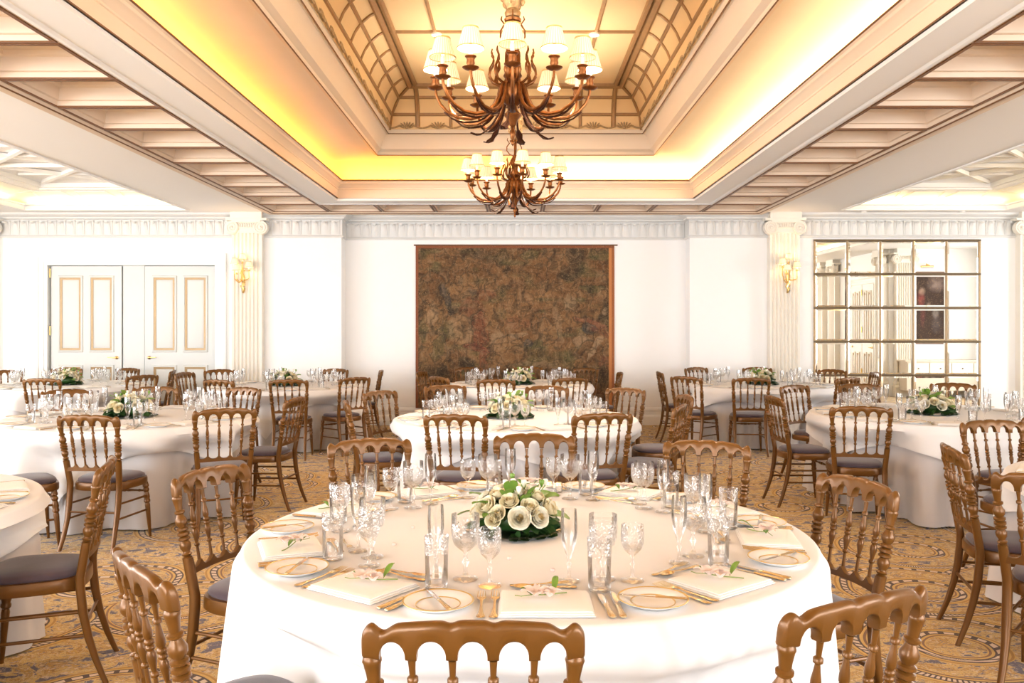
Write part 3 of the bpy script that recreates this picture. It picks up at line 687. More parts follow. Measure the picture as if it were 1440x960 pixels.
def make_chair():
    e = empty('banquet_chair')
    W_, C_ = 'chair_wood', 'chair_cushion'
    # cushion and seat frame share a rounded outline
    def outline(ins, n=40):
        pts = []
        for k in range(n):
            a = 2 * PI * k / n; c, s = cos(a), sin(a)
            x = math.copysign(abs(c) ** .62, c); y = math.copysign(abs(s) ** .62, s)
            hw = .205 + .018 * y - ins
            pts.append((x * hw, y * (.205 - ins) + .0))
        return pts
    def ring(ins, z, n=40): return [(x, y, z) for x, y in outline(ins, n)]
    m = MB(); m.grid([ring(.022, .445), ring(.014, .455), ring(.016, .466), ring(.035, .478), ring(.08, .487), ring(.14, .490), ring(.19, .491)], True, False, True); m.build('seat_cushion', C_, e, 60)
    m = MB(); m.grid([ring(.035, .392), ring(.004, .394), ring(.0, .400), ring(.0, .436), ring(.004, .446), ring(.022, .448), ring(.03, .44)], True, True); m.build('seat_frame', W_, e, 35)
    for sx in (-1, 1):
        m = MB(); zs = [0, .03, .1, .2, .3, .40, .45, .50, .56, .60]; rows = []
        for z in zs:
            x = sx * (.178 + .012 * max(0, z - .45) / .15 + .012 * max(0, (.15 - z) / .15)); y = back_y(z); r = .0125 + .007 * min(1, z / .3); r2 = r * .85
            rows.append([(x + r * math.copysign(abs(cos(a)) ** .7, cos(a)), y + r2 * math.copysign(abs(sin(a)) ** .7, sin(a)) * 1.1, z) for a in [2 * PI * (j + .5) / 12 for j in range(12)]])
        m.grid(rows, True, True, True)
        m.lathe(POST, 14, (sx * .190, back_y(.60), .598), (sx * .2055, back_y(.84), .842), True)
        m.build('rear_leg', W_, e, 40)
    for k in range(4):
        x0, x1 = (-.114 + .076 * k), (-.123 + .082 * k)
        m = MB(); m.lathe(SPIN, 10, (x0, rail_y(x0, .575), .575), (x1, rail_y(x1, .835), .838), True); m.build('spindle', W_, e, 50)
    # scalloped top rail
    def top(u):
        a = abs(u) / .225
        if a > .965: return .872 + .024 * math.sqrt(max(0, 1 - ((a - .965) / .035) ** 2))
        z = .9225 - .022 * a * a
        z -= .0055 * math.exp(-((a - .19) / .055) ** 2)
        z -= .0125 * math.exp(-((a - .79) / .075) ** 2)
        z += .006 * math.exp(-((a - .90) / .05) ** 2) - .003 * max(0, (a - .93) / .035)
        return z
    hang = [-.206, -.123, -.041, .041, .123, .206]
    HW = [.0185, .0115, .0115, .0115, .0115, .0185]
    def bot(u):
        for h, w_ in zip(hang, HW):
            if abs(u - h) <= w_ or abs(u) > .206: 
                k = h if abs(u - h) <= w_ else .206
                return .832 + .010 * (1 - (k / .206) ** 2) + (.004 if abs(k) > .2 else 0)
        for i_, (a, b) in enumerate(zip(hang[:-1], hang[1:])):
            if a < u < b:
                a2, b2 = a + HW[i_], b - HW[i_ + 1]; t = max(-1, min(1, (u - (a2 + b2) / 2) / ((b2 - a2) / 2)))
                return .836 + .010 * (1 - ((a + b) / .412) ** 2) + .036 * math.sqrt(max(0, 1 - abs(t) ** 2.2))
        return .832
    us = set()
    for i in range(91): us.add(round(-.225 + .45 * i / 90, 5))
    for i_, (a, b) in enumerate(zip(hang[:-1], hang[1:])):
        a2, b2 = a + HW[i_], b - HW[i_ + 1]; h = (b2 - a2) / 2; c = (a2 + b2) / 2
        for t in (-1.001, -.99, -.96, -.9, .9, .96, .99, 1.001): us.add(round(c + h * t, 5))
    for t in (-.2249, -.224, -.2225, -.2205, .2205, .2225, .224, .2249): us.add(t)
    m = MB(); rows = []
    for u in sorted(us):
        zb, zt = bot(u), top(u); zb = min(zb, zt - .004); th = .0150 + .002 * (1 - abs(u) / .225); a_ = abs(u) / .225
        if a_ > .97: th *= math.sqrt(max(.08, 1 - ((a_ - .97) / .034) ** 2)); zb += .004 * (a_ - .97) / .03
        h = zt - zb; r = min(.014, h * .3); cs_ = []
        for yy_, zz in ((-th * .75, zb), (-th, zb + .004), (-th, zb + h * .45), (-th * .98, zt - r), (-th * .72, zt - r * .3), (-th * .3, zt), (th * .3, zt), (th * .72, zt - r * .3), (th * .98, zt - r), (th, zb + h * .45), (th, zb + .004), (th * .75, zb)):
            cs_.append((u, rail_y(u, .85) - .17 * (zz - .85) + yy_, zz))
        rows.append(cs_)
    m.grid(rows, True, True, True); m.build('top_rail', W_, e, 50)
    # lower rail
    m = MB(); rows = []; pk = [-.196, -.114, -.038, .038, .114, .196]
    for i in range(73):
        u = -.186 + .372 * i / 72; dm = min(abs(u - p) for p in pk); zt = .556 + .024 * math.exp(-(dm / .0135) ** 1.5); zb = .528 + .006 * (1 - (u / .186) ** 2); y = rail_y(u, .55); th = .0095
        rows.append([(u, y - th, zb), (u, y - th, zt - .003), (u, y, zt), (u, y + th, zt - .003), (u, y + th, zb), (u, y, zb - .002)])
    m.grid(rows, True, True, True); m.build('lower_rail', W_, e, 40)
    FL = [(0, .018), (.03, .018), (.05, .022), (.08, .022), (.10, .015), (.13, .021), (.16, .021), (.18, .015), (.22, .019), (.27, .022), (.31, .018), (.33, .022), (.36, .022), (.38, .015), (.42, .0185), (.75, .0135), (.97, .0095), (1, .010)]
    for sx in (-1, 1):
        m = MB(); m.lathe([(r, z) for z, r in FL], 12, (sx * .170, .155, .398), (sx * .190, .185, 0), True); m.build('front_leg', W_, e, 40)
        for z in (.305, .205):
            m = MB(); m.tube([(sx * .178, back_y(z), z), (sx * .178, .165, z - .005)], .0075, 8); m.build('side_stretcher', W_, e, 40)
    m = MB(); m.lathe([(r * .75, z) for z, r in [(0, .009), (.12, .009), (.15, .014), (.18, .009), (.3, .010), (.4, .015), (.43, .010), (.46, .016), (.54, .016), (.57, .010), (.6, .015), (.7, .010), (.82, .009), (.85, .014), (.88, .009), (1, .009)]], 10, (-.172, .162, .335), (.172, .162, .335), True); m.build('front_stretcher', W_, e, 40)
    m = MB(); m.tube([(-.178, back_y(.25), .25), (.178, back_y(.25), .25)], .0075, 8); m.build('rear_stretcher', W_, e, 40)
    return e
POST = [(r, z) for z, r in POST]; SPIN = [(r, z) for z, r in SPIN]
chairP = Proto(make_chair())
BACK = rail_y(0, .92)
TN = {1: 'the nearest table', 2: 'the middle table', 3: 'the tapestry table', 4: 'the table before the doors', 5: 'the table before the mirror',
      6: 'the left-edge table', 7: 'the right-edge table', 8: 'the far table by the doors', 9: 'the far left-pilaster table', 10: 'the far right-pilaster table'}
TAB = {1: (.05, 3.13, 1.0), 2: (0, 7.10, 1.0), 3: (.05, 11.3, .96), 4: (-3.2, 7.15, 1.0), 5: (3.58, 7.4, 1.0), 6: (-3.05, 3.48, 1.0), 7: (3.42, 4.0, 1.0), 8: (-5.85, 11.2, .98), 9: (-2.95, 11.0, .98), 10: (3.22, 11.25, .94)}
CH = [  # pixel x, y of the back's top, facing (x, y), table, where at the table
 (668, 868, 0, 1, 1, 'front-centre place of'), (1222, 838, -.47, .88, 1, 'front-right place of'), (182, 787, .77, .64, 1, 'front-left place of'), (290, 657, .93, -.37, 1, 'left side of'),
 (518, 616, .42, -.91, 1, 'back-left place of'), (751, 609, 0, -1, 1, 'back-centre place of'), (995, 619, -.40, -.92, 1, 'back-right place of'), (1213, 672, -.95, -.30, 1, 'right side of'),
 (640, 582, .18, .98, 2, 'front-left place of'), (839, 578, -.28, .96, 2, 'front-right place of'), (625, 541, .35, -.94, 2, 'back-left place of'), (770, 542, -.2, -.98, 2, 'back-right place of'), (882, 545, -.62, -.78, 2, 'right rear corner of'),
 (948, 568, -.93, .36, 2, 'right front side of'), (968, 555, -.99, -.1, 2, 'right side, second chair of'), (531, 549, .82, -.57, 2, 'left rear side of'), (500, 563, .97, .22, 2, 'left front side of'),
 (697, 533, .1, .99, 3, 'front-left place of'), (803, 531, -.3, .95, 3, 'front-right place of'), (596, 522, .97, -.2, 3, 'left side of'), (614, 529, .8, .6, 3, 'left front corner of'), (868, 523, -.97, 0, 3, 'right side of'), (826, 517, -.65, -.76, 3, 'right rear corner of'), (657, 516, .5, -.87, 3, 'back-left place of'), (742, 515, 0, -1, 3, 'back place of'),
 (120, 583, .12, .99, 4, 'front-left place of'), (317, 574, -.42, .91, 4, 'front-right place of'), (410, 558, -.99, .12, 4, 'right side of'), (346, 544, -.45, -.89, 4, 'back-right place of'), (220, 543, .1, -.99, 4, 'back-centre place of'), (94, 547, .5, -.87, 4, 'back-left place of'), (-36, 584, .78, .62, 4, 'left front corner of'), (-6, 559, .98, .1, 4, 'left side of'),
 (1212, 571, .22, .97, 5, 'front-left place of'), (1114, 541, .55, -.83, 5, 'left rear corner of'), (1085, 556, .99, .05, 5, 'left side of'), (1206, 539, .05, -1, 5, 'back-left place of'), (1340, 538, -.45, -.9, 5, 'back-right place of'), (1478, 582, -.35, .93, 5, 'front-right place of'),
 (126, 646, -.95, -.32, 6, 'right side of'),
 (1332, 626, .97, -.24, 7, 'left side of'), (1391, 590, .15, -.99, 7, 'back place of'), (1480, 668, .66, .75, 7, 'left front corner of'),
 (74, 530, 0, 1, 8, 'front place of'), (184, 526, -.84, .54, 8, 'right front corner of'), (183, 517, -.4, -.9, 8, 'back-right place of'), (95, 517, .1, -1, 8, 'back place of'), (6, 520, .6, -.8, 8, 'back-left place of'), (240, 520, -.97, -.25, 8, 'right side of'),
 (257, 523, .97, -.2, 9, 'left side of'), (308, 519, .6, -.8, 9, 'left rear corner of'), (310, 533, .4, .92, 9, 'left front corner of'), (406, 533, -.06, 1, 9, 'front place of'), (499, 530, -.72, .7, 9, 'right front corner of'), (474, 518, -.45, -.9, 9, 'back-right place of'), (538, 520, -.97, -.2, 9, 'right side of'), 
 (963, 529, .68, .73, 10, 'left front corner of'), (925, 522, .97, 0, 10, 'left side of'), (977, 516, .5, -.87, 10, 'back-left place of'), (1057, 531, .1, .99, 10, 'front place of'), (1172, 529, -.55, .83, 10, 'right front corner of'), (1172, 519, -.75, -.65, 10, 'right rear corner of'), (1064, 516, 0, -1, 10, 'back place of'), (1234, 523, -.97, .1, 10, 'right side, standing off from')]
SEATS = []
for x, y, fx, fy, t, where in CH:
    d = .58 * F / (y - CY); X_ = (x - CX) * d / F; l = math.hypot(fx, fy); fx /= l; fy /= l
    if t == 1 and where.startswith('front-centre'): X_, d = -.085, 1.70
    a = math.atan2(-fx, fy)     # local +Y to facing
    bx, by = X_ - fx * BACK, d - fy * BACK
    tx, ty, R_ = TAB[t]
    for _i in range(60):
        if math.hypot(bx + fx * .21 - tx, by + fy * .21 - ty) < R_ - (.20 if t in (1, 6, 7) else .11): bx -= fx * .01; by -= fy * .01
    SEATS.append((t, bx, by, fx, fy))
    chairP.get((bx, by, 0), a, 'brown spindle-back chair, %s %s' % (where, TN[t]), 'chair', 'chairs at ' + TN[t])

# ------------------------------------------------------------------ tables and cloths
def make_cloth(R, seed, hem, flare, nf, ztop=.755, t=0, clear=0):
    tx, ty, _ = TAB[t]; near = [s for s in SEATS if s[0] == t]; R0 = TAB[t][2]
    r_ = random.Random(seed); ph = [r_.uniform(0, 2 * PI) for _ in range(8)]; N = 192; rows = []
    def fold(a, d):
        s = sin(nf * a + ph[0] + 1.3 * sin(2 * a + ph[1])) * .6 + .3 * sin((nf + 5) * a + ph[2] + sin(3 * a + ph[4])) + .22 * sin((nf * 2 + 3) * a + ph[3])
        return s * d
    for r in (.02, .3, .6, .85, .95): rows.append([(R * r * cos(2 * PI * j / N), R * r * sin(2 * PI * j / N), ztop) for j in range(N)])
    for k in range(5):
        a2 = PI / 2 * k / 4; rr, zz = R - .018 + .018 * sin(a2), ztop - .018 + .018 * cos(a2); rows.append([(rr * cos(2 * PI * j / N), rr * sin(2 * PI * j / N), zz) for j in range(N)])
    K = 22
    for k in range(1, K + 1):
        row = []
        for j in range(N):
            a = 2 * PI * j / N; L = hem(a); dz = min(L, .745 * k / K)
            rr = rb = R0 + flare * dz + fold(a, .064 * min(1, dz / .5) * (dz / .5) ** .4)
            zz = .737 - dz; lim = .278 * min(1, max(0, (.74 - zz) / .18))
            if zz < .69:
                for _, sx, sy, fx, fy in near:     # the cloth yields where a seat is pushed in
                    for _i in range(80):
                        qx, qy = tx + rr * cos(a) - sx, ty + rr * sin(a) - sy; ly = qx * fx + qy * fy; lx = qx * fy - qy * fx
                        if ly > -.25 and ly < lim and abs(lx) < .28: rr -= .004
                        else: break
            row.append((a, dz, rb, min(rb - rr, .30)))
        wide = [max(row[(j + q) % N][3] for q in range(-3, 4)) for j in range(N)]
        push = [sum(wide[(j + q) % N] for q in range(-3, 4)) / 7 for j in range(N)]
        row = [((rb - pu + R - R0 + clear + (.05 * dz if clear else 0)) * cos(a), (rb - pu + R - R0 + clear + (.05 * dz if clear else 0)) * sin(a), max(.012 + .003 * sin(9 * a), ztop - .018 - dz)) for (a, dz, rb, _), pu in zip(row, push)]
        rows.append(row)
    m = MB(); m.grid(rows, True, True, False); return m
for t, (x, y, R) in TAB.items():
    e = tag(empty('round_table', (x, y, 0)), 'round banquet table hidden under the white cloths, ' + TN[t], 'table', 'round banquet tables')
    m = MB(); m.lathe([(.001, .715), (R - .03, .715), (R - .03, .748), (.001, .748)], 48, (0, 0, 0)); m.build('tabletop', 'table_wood', e)
    for k in range(4):
        a = PI / 4 + k * PI / 2; m = MB(); m.tube([(.6 * R * cos(a), .6 * R * sin(a), 0), (.6 * R * cos(a), .6 * R * sin(a), .715)], .018, 8); m.build('leg', 'dark_metal', e)
    rot = {1: .3, 2: .62, 3: .2, 4: -.15, 5: .05, 6: .2, 7: .5, 8: .35, 9: .0, 10: .1}[t]
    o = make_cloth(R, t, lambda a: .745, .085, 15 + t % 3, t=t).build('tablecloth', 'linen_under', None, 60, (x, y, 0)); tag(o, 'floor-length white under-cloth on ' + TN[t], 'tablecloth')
    def hem(a, rot=rot, t=t):
        q = (a - rot) % (PI / 2) - PI / 4; s = 1.20 if t != 1 else 1.46
        base = s / cos(q) - 1.0
        base = base * .82 + .0
        return max(.12, min(base if t != 1 else base * 1.05, .66)) * (R if t != 1 else 1)
    o = make_cloth(R + .006, t, hem, .085, 15 + t % 3, .760, t=t, clear=.018).build('overlay_cloth', 'linen_white', None, 60, (x, y, 0)); tag(o, 'shorter white top cloth with hanging corners on ' + TN[t], 'tablecloth')
TOP = .7605

# ------------------------------------------------------------------ glasses
def glass_mesh(kind, n):
    m = MB()
    G = {'goblet': [(.001, .001), (.036, .001), (.037, .004), (.030, .007), (.010, .012), (.0055, .022), (.0055, .040), (.010, .048), (.0105, .054), (.006, .060), (.0055, .078), (.009, .083), (.020, .091), (.034, .105), (.041, .125), (.0425, .150), (.0415, .192), (.0405, .192), (.0412, .150), (.039, .125), (.032, .108), (.018, .096), (.001, .092)],
         'wine_glass': [(.001, .001), (.033, .001), (.034, .004), (.026, .007), (.008, .011), (.0045, .022), (.0045, .045), (.008, .050), (.0045, .056), (.0045, .072), (.012, .080), (.026, .094), (.033, .112), (.034, .132), (.0325, .166), (.0316, .166), (.0328, .132), (.031, .112), (.024, .098), (.001, .086)],
         'champagne_flute': [(.001, .001), (.032, .001), (.033, .004), (.024, .007), (.008, .012), (.0045, .022), (.0045, .045), (.008, .052), (.0045, .058), (.006, .070), (.012, .085), (.021, .115), (.0245, .145), (.0245, .175), (.0225, .212), (.0217, .212), (.0236, .175), (.0236, .145), (.020, .117), (.001, .082)],
         'water_tumbler': [(.001, .001), (.028, .001), (.031, .004), (.032, .012), (.033, .075), (.035, .148), (.034, .148), (.032, .075), (.031, .018), (.029, .014), (.001, .013)]}[kind]
    m.lathe(G, n); return m
GL = {}
for kind in ('goblet', 'wine_glass', 'champagne_flute', 'water_tumbler'):
    GL[kind, 1] = glass_mesh(kind, 28).mesh(kind, 'glass' if kind != 'champagne_flute' else 'glass_plain', 55); GL[kind, 0] = glass_mesh(kind, 12).mesh(kind, 'glass' if kind != 'champagne_flute' else 'glass_plain', 55)
GN = {'goblet': 'large cut-crystal water goblet', 'wine_glass': 'stemmed cut-crystal wine glass', 'champagne_flute': 'slender clear champagne flute', 'water_tumbler': 'tall straight clear tumbler'}
def put(me, name, x, y, z, rz, label, cat, group=None):
    o = link(name, me, None, (x, y, z), rz); tag(o, label, cat, group); return o

# ------------------------------------------------------------------ tableware
def plate_proto():
    e = empty('side_plate'); m = MB(); m.lathe([(.001, .004), (.050, .004), (.056, .001), (.060, .001), (.064, .005), (.094, .016), (.0955, .018), (.093, .019), (.064, .009), (.055, .006), (.001, .006)], 40); m.build('plate_body', 'porcelain', e, 50)
    m = MB(); m.lathe([(.0956, .0178), (.0945, .0196), (.0905, .0184), (.0900, .0176)], 40); m.lathe([(.0600, .0078), (.0600, .0090), (.0575, .0080), (.0575, .0070)], 40); m.build('gold_rim', 'gold_band', e, 50)
    return Proto(e)
plateP = plate_proto()
def strip(prof, zf, th=.0018):  # flat cutlery blank along +Y: (y, half width) pairs
    m = MB(); rows = []
    for y, w in prof:
        z = zf(y); rows.append([(-w, y, z), (-w * .6, y, z + th), (w * .6, y, z + th), (w, y, z), (w * .6, y, z - th * .6), (-w * .6, y, z - th * .6)])
    m.grid(rows, True, True, True); return m
HND = [(0, .004), (.004, .0095), (.014, .0115), (.024, .0095), (.035, .0075), (.07, .0048), (.11, .0035)]
def knife_proto(sc=1):
    e = empty('table_knife'); m = strip([(0, .005), (.004, .0095), (.02, .0100), (.05, .0078), (.09, .0066), (.098, .0085), (.102, .006)], lambda y: .005, .0035); m.build('handle', 'gilt_silver', e, 60)
    m = strip([(.102, .005), (.108, .0085), (.15, .0095), (.20, .0085), (.218, .0045), (.223, .001)], lambda y: .005, .0008); m.build('blade', 'steel', e, 40); e.scale = (sc,) * 3; return Proto(e)
knifeP, butterP = knife_proto(), knife_proto(.82)
def fork_mesh():
    m = strip(HND + [(.13, .004), (.140, .0105), (.150, .0125), (.156, .0125)], lambda y: .004 + .010 * max(0, y - .1) / .08 - .012 * max(0, y - .14) / .06)
    for k in range(4):
        x = -.0105 + .007 * k; m.tube([(x, .153, .0075), (x, .175, .008), (x * .95, .202, .012)], [.0017, .0015, .0008], 5)
    return m.mesh('table_fork', 'gilt_silver', 50)
def spoon_mesh():
    m = strip(HND + [(.13, .0035)], lambda y: .004 + .006 * max(0, y - .08) / .05)
    rows = []
    for i in range(9):
        a = PI * i / 8; y = .155 - .028 * cos(a); w = .0195 * max(.12, sin(a)); rows.append([(w * u, y, .010 - .007 * (1 - u * u) * sin(a)) for u in (-1, -.6, -.2, .2, .6, 1)])
    m.grid(rows); return m.mesh('dessert_spoon', 'gilt_silver', 60)
forkM, spoonM = fork_mesh(), spoon_mesh()
def napkin_mesh(w=.25, d=.20):
    m = MB(); rr = random.Random(3)
    for k in range(3):
        z0 = .0015 + k * .005; i_ = .004 * k; h = .0042
        def rg(ins, z): 
            pts = []
            for a, b, c, dd in ((-1, -1, 1, -1), (1, -1, 1, 1), (1, 1, -1, 1), (-1, 1, -1, -1)):
                for t in (0, .05, .25, .5, .75, .95): x = a + (c - a) * t; y = b + (dd - b) * t; pts.append((x * (w / 2 - ins), y * (d / 2 - ins), z + .0006 * sin(9 * x + 7 * y + k)))
            return pts
        m.grid([rg(i_ + .003, z0), rg(i_, z0 + h * .3), rg(i_, z0 + h * .75), rg(i_ + .003, z0 + h), rg(.03, z0 + h + .0007)], True, True, True)
    return m.mesh('folded_napkin', 'napkin_linen', 40)
napM = napkin_mesh()
def flower_proto(seed):
    r_ = random.Random(seed); e = empty('alstroemeria_bloom'); m = MB()
    for b in range(2):
        bx, by = (-.012, .0) if b == 0 else (.018, -.022); base = b * .5
        for k in range(6):
            a = base + k * PI / 3; rows = []; L = (.048 if k % 2 else .042) * (1 if b == 0 else .7); wd = (.009 if k % 2 else .0145)
            for i in range(6):
                t = i / 5; w = wd * sin(PI * min(.97, .12 + t * .85)) ** .8; rr_ = .003 + L * (t ** .85) * .9; z = .010 + .024 * sin(t * PI * .55) - (.010 * t * t)
                rows.append([(bx + rr_ * cos(a) - u * w * sin(a), by + rr_ * sin(a) + u * w * cos(a), z + .003 * u * u) for u in (-1, -.5, 0, .5, 1)])
            m.grid(rows)
    m.build('petals', 'petal_pink', e, 80)
    m = MB(); m.tube([(-.012, 0, .012), (.03, .006, .006), (.07, .012, .004), (.085, .010, .004)], .0016, 6)
    m.tube([(-.012, 0, .014), (-.05, .010, .010), (-.065, .018, .012)], .0011, 5); m.build('stem', 'stem_green', e, 60)
    m = MB()
    for px_, py_, a, L in ((.045, .008, 1.0, .055), (-.02, .01, 2.4, .03)):
        rows = []
        for i in range(7):
            t = i / 6; w = .0095 * sin(PI * (.06 + .92 * t)); c_ = (px_ + L * t * cos(a), py_ + L * t * sin(a), .008 + .03 * sin(t * PI * .6) * (L / .055)); rows.append([(c_[0] - u * w * sin(a), c_[1] + u * w * cos(a), c_[2] + .003 * u * u) for u in (-1, 0, 1)])
        m.grid(rows)
        m.build('leaf', 'leaf_bright', e, 80); m = MB()
    return Proto(e)
flP = flower_proto(1)
SET1 = [(-88, 'front-centre'), (-50, 'front-right'), (-9, 'right front'), (23, 'right rear'), (56, 'back-right'), (89, 'back-centre'), (122, 'back-left'), (156, 'left rear'), (-162, 'left front'), (-125, 'front-left')]
def place(t, ang, seat, full):
    tx, ty, R = TAB[t]; a = rad(ang); er = (cos(a), sin(a)); f = (-er[0], -er[1]); rt = (f[1], -f[0]); face = math.atan2(-f[0], f[1])
    def P(r, s): return (tx + er[0] * r + rt[0] * s, ty + er[1] * r + rt[1] * s)
    j = lambda k: rng.uniform(-k, k)
    k_ = R - 1.0; at = ', %s place of %s' % (seat, TN[t]) if full else ' laid on ' + TN[t]
    gr = lambda s_: None if full else s_ + ' on ' + TN[t]
    cr_ = full and 20 < ang < 157
    if full:
        x, y = P(.84, 0); put(napM, 'folded_napkin', x, y, TOP, face + j(.08), 'square folded white linen napkin' + at, 'napkin')
        x, y = P(.83, j(.02)); flP.get((x, y, TOP + .016), face + j(1.2), 'pale pink alstroemeria bloom on napkin' + at, 'flower')
        x, y = P(.835, -.252 if cr_ else -.285); plateP.get((x, y, TOP), j(3), 'white side plate with gold rim' + at, 'plate')
        q = j(.5) + .35; u_ = face + q; butterP.get((x + sin(u_) * .09, y - cos(u_) * .09, TOP + .016), u_, 'butter knife lying across the side plate' + at, 'knife', sc=.82)
        for i, s in enumerate((-.149,) if cr_ else (-.172, -.140)): x, y = P(.94, s); put(forkM, 'table_fork', x, y, TOP, face + j(.05), ('outer' if i == 0 else 'inner') + ' gold-toned fork' + at, 'fork')
        for i, s in enumerate((.143,) if cr_ else (.165, .192)): x, y = P(.95, s); knifeP.get((x, y, TOP), face + .04 + j(.05), ('inner' if i == 0 else 'outer') + ' table knife with gold-toned handle' + at, 'knife')
        x, y = P(.665, -.09); put(forkM, 'dessert_fork', x, y, TOP, face - PI / 2 + .08 + j(.06), 'dessert fork above the napkin' + at, 'fork').scale = (.85,) * 3
        x, y = P(.685, .10); put(spoonM, 'dessert_spoon', x, y, TOP, face + PI / 2 + .08 + j(.06), 'dessert spoon above the napkin' + at, 'spoon')
    else:
        s = R
        x, y = P(.84 * s, 0); put(napM, 'folded_napkin', x, y, TOP, face, 'square folded white napkin' + at, 'napkin', gr('napkins'))
        x, y = P(.83 * s, -.28); plateP.get((x, y, TOP), 0, 'white side plate with gold rim' + at, 'plate', gr('side plates'))
        x, y = P(.94 * s, .17); knifeP.get((x, y, TOP), face, 'table knife with gold-toned handle' + at, 'knife', gr('knives'))
        x, y = P(.93 * s, -.15); put(forkM, 'table_fork', x, y, TOP, face, 'gold-toned table fork' + at, 'fork', gr('forks'))
    spots = [('champagne_flute', .63, .085), ('water_tumbler', .715, .165), ('goblet', .60, .185), ('wine_glass', .62, .275)]
    for kd, r, s in spots:
        if full or t in (2, 4, 5) or kd != 'water_tumbler' or t in (3, 9, 10):
            x, y = P(r * (1 if full else R) + j(.006), s + j(.006)); put(GL[kd, 1 if full else 0], kd, x, y, TOP, j(3), (GN[kd] + at) if full else (GN[kd] + ' among those on ' + TN[t]), 'glass', None if full else {'goblet': 'goblets', 'wine_glass': 'wine glasses', 'champagne_flute': 'flutes', 'water_tumbler': 'tumblers'}[kd] + ' on ' + TN[t])
for a, s in SET1: place(1, a, s, True)
for t, n, off in ((2, 9, 12), (3, 8, 20), (4, 9, 5), (5, 9, 14), (8, 7, 10), (9, 7, 0), (10, 7, 12)):
    for k in range(n): place(t, off + 360 * k / n, '', False)
for t, angs in ((6, (34, -2, -38)), (7, (146, 182, 218))):
    for a in angs: place(t, a, '', False)
# little extras on the nearest table
for k, (x, y) in enumerate(((.135, 4.02), (.175, 4.00))):
    e = empty('salt_shaker', (x + .02, y - .12, TOP)); tag(e, ('squat gold-toned shaker behind the flowers, nearer the chair' if k == 0 else 'squat gold-toned shaker behind the flowers, nearer the plate'), 'shaker')
    m = MB(); m.lathe([(.001, 0), (.015, 0), (.017, .006), (.015, .030), (.001, .030)], 14); m.build('shaker_body', 'glass_plain', e)
    m = MB(); m.lathe([(.001, .030), (.016, .030), (.014, .044), (.001, .048)], 14); m.build('shaker_cap', 'gilt_silver', e)
cm_ = MB(); cm_.ell((0, 0, .006), .008, .008, .006, 7, 4); cm_ = cm_.mesh('table_crystal', 'petal_pink', 20)
for x, y in ((468, 760), (581, 743), (554, 767), (716, 787), (777, 804), (500, 745)):
    d = .74 * F / (y - CY); put(cm_, 'table_crystal', (x - CX) * d / F, d, TOP, 0, 'tiny pink decorative crystal scattered on the nearest white tablecloth', 'crystal', 'crystals on the nearest table')

# ------------------------------------------------------------------ floral centrepieces
def rose(m, c, nrm, R, r_):
    """a rounded half-open rose: a tight spiral heart inside rings of overlapping, rolled-back petals"""
    c = Vector(c); rot = Vector((0, 0, 1)).rotation_difference(Vector(nrm).normalized()).to_matrix(); spin = r_.uniform(0, 6.28)
    rows = []; m.cur = 1
    for j in range(4):
        z = -.1 + .75 * j / 3; rows.append([c + rot @ Vector((R * (.05 + .26 * k / 30) * (1 + .15 * j / 3) * cos(spin + k * .42), R * (.05 + .26 * k / 30) * (1 + .15 * j / 3) * sin(spin + k * .42), R * (z + (.04 * sin(k * 1.1) - .004 * k) * j / 3))) for k in range(31)])
    m.grid(rows)
    for n, rd, h, roll, ph in ((3, .42, .72, .05, .3), (4, .60, .68, .09, 1.0), (5, .78, .56, .14, .2), (5, .94, .34, .22, .85)):
        m.cur = 0
        for k in range(n):
            a0 = spin + ph + 2 * PI * k / n; w = PI / n * 1.28; rows = []
            for i in range(7):
                v = i / 6; row = []
                for u in (-1, -.66, -.33, 0, .33, .66, 1):
                    e_ = 1 - u * u; vv = v * (.80 + .20 * e_)
                    r = rd * sin(min(1, .18 + vv * .9) * PI / 2); z = -.55 + (h + .55) * vv
                    if v > .72: q = (v - .72) / .28; r += roll * q * (.5 + .5 * e_); z -= .5 * roll * q * q
                    r += .035 * u
                    row.append(c + rot @ Vector((R * r * cos(a0 + u * w), R * r * sin(a0 + u * w), R * z)))
                rows.append(row)
            m.grid(rows)
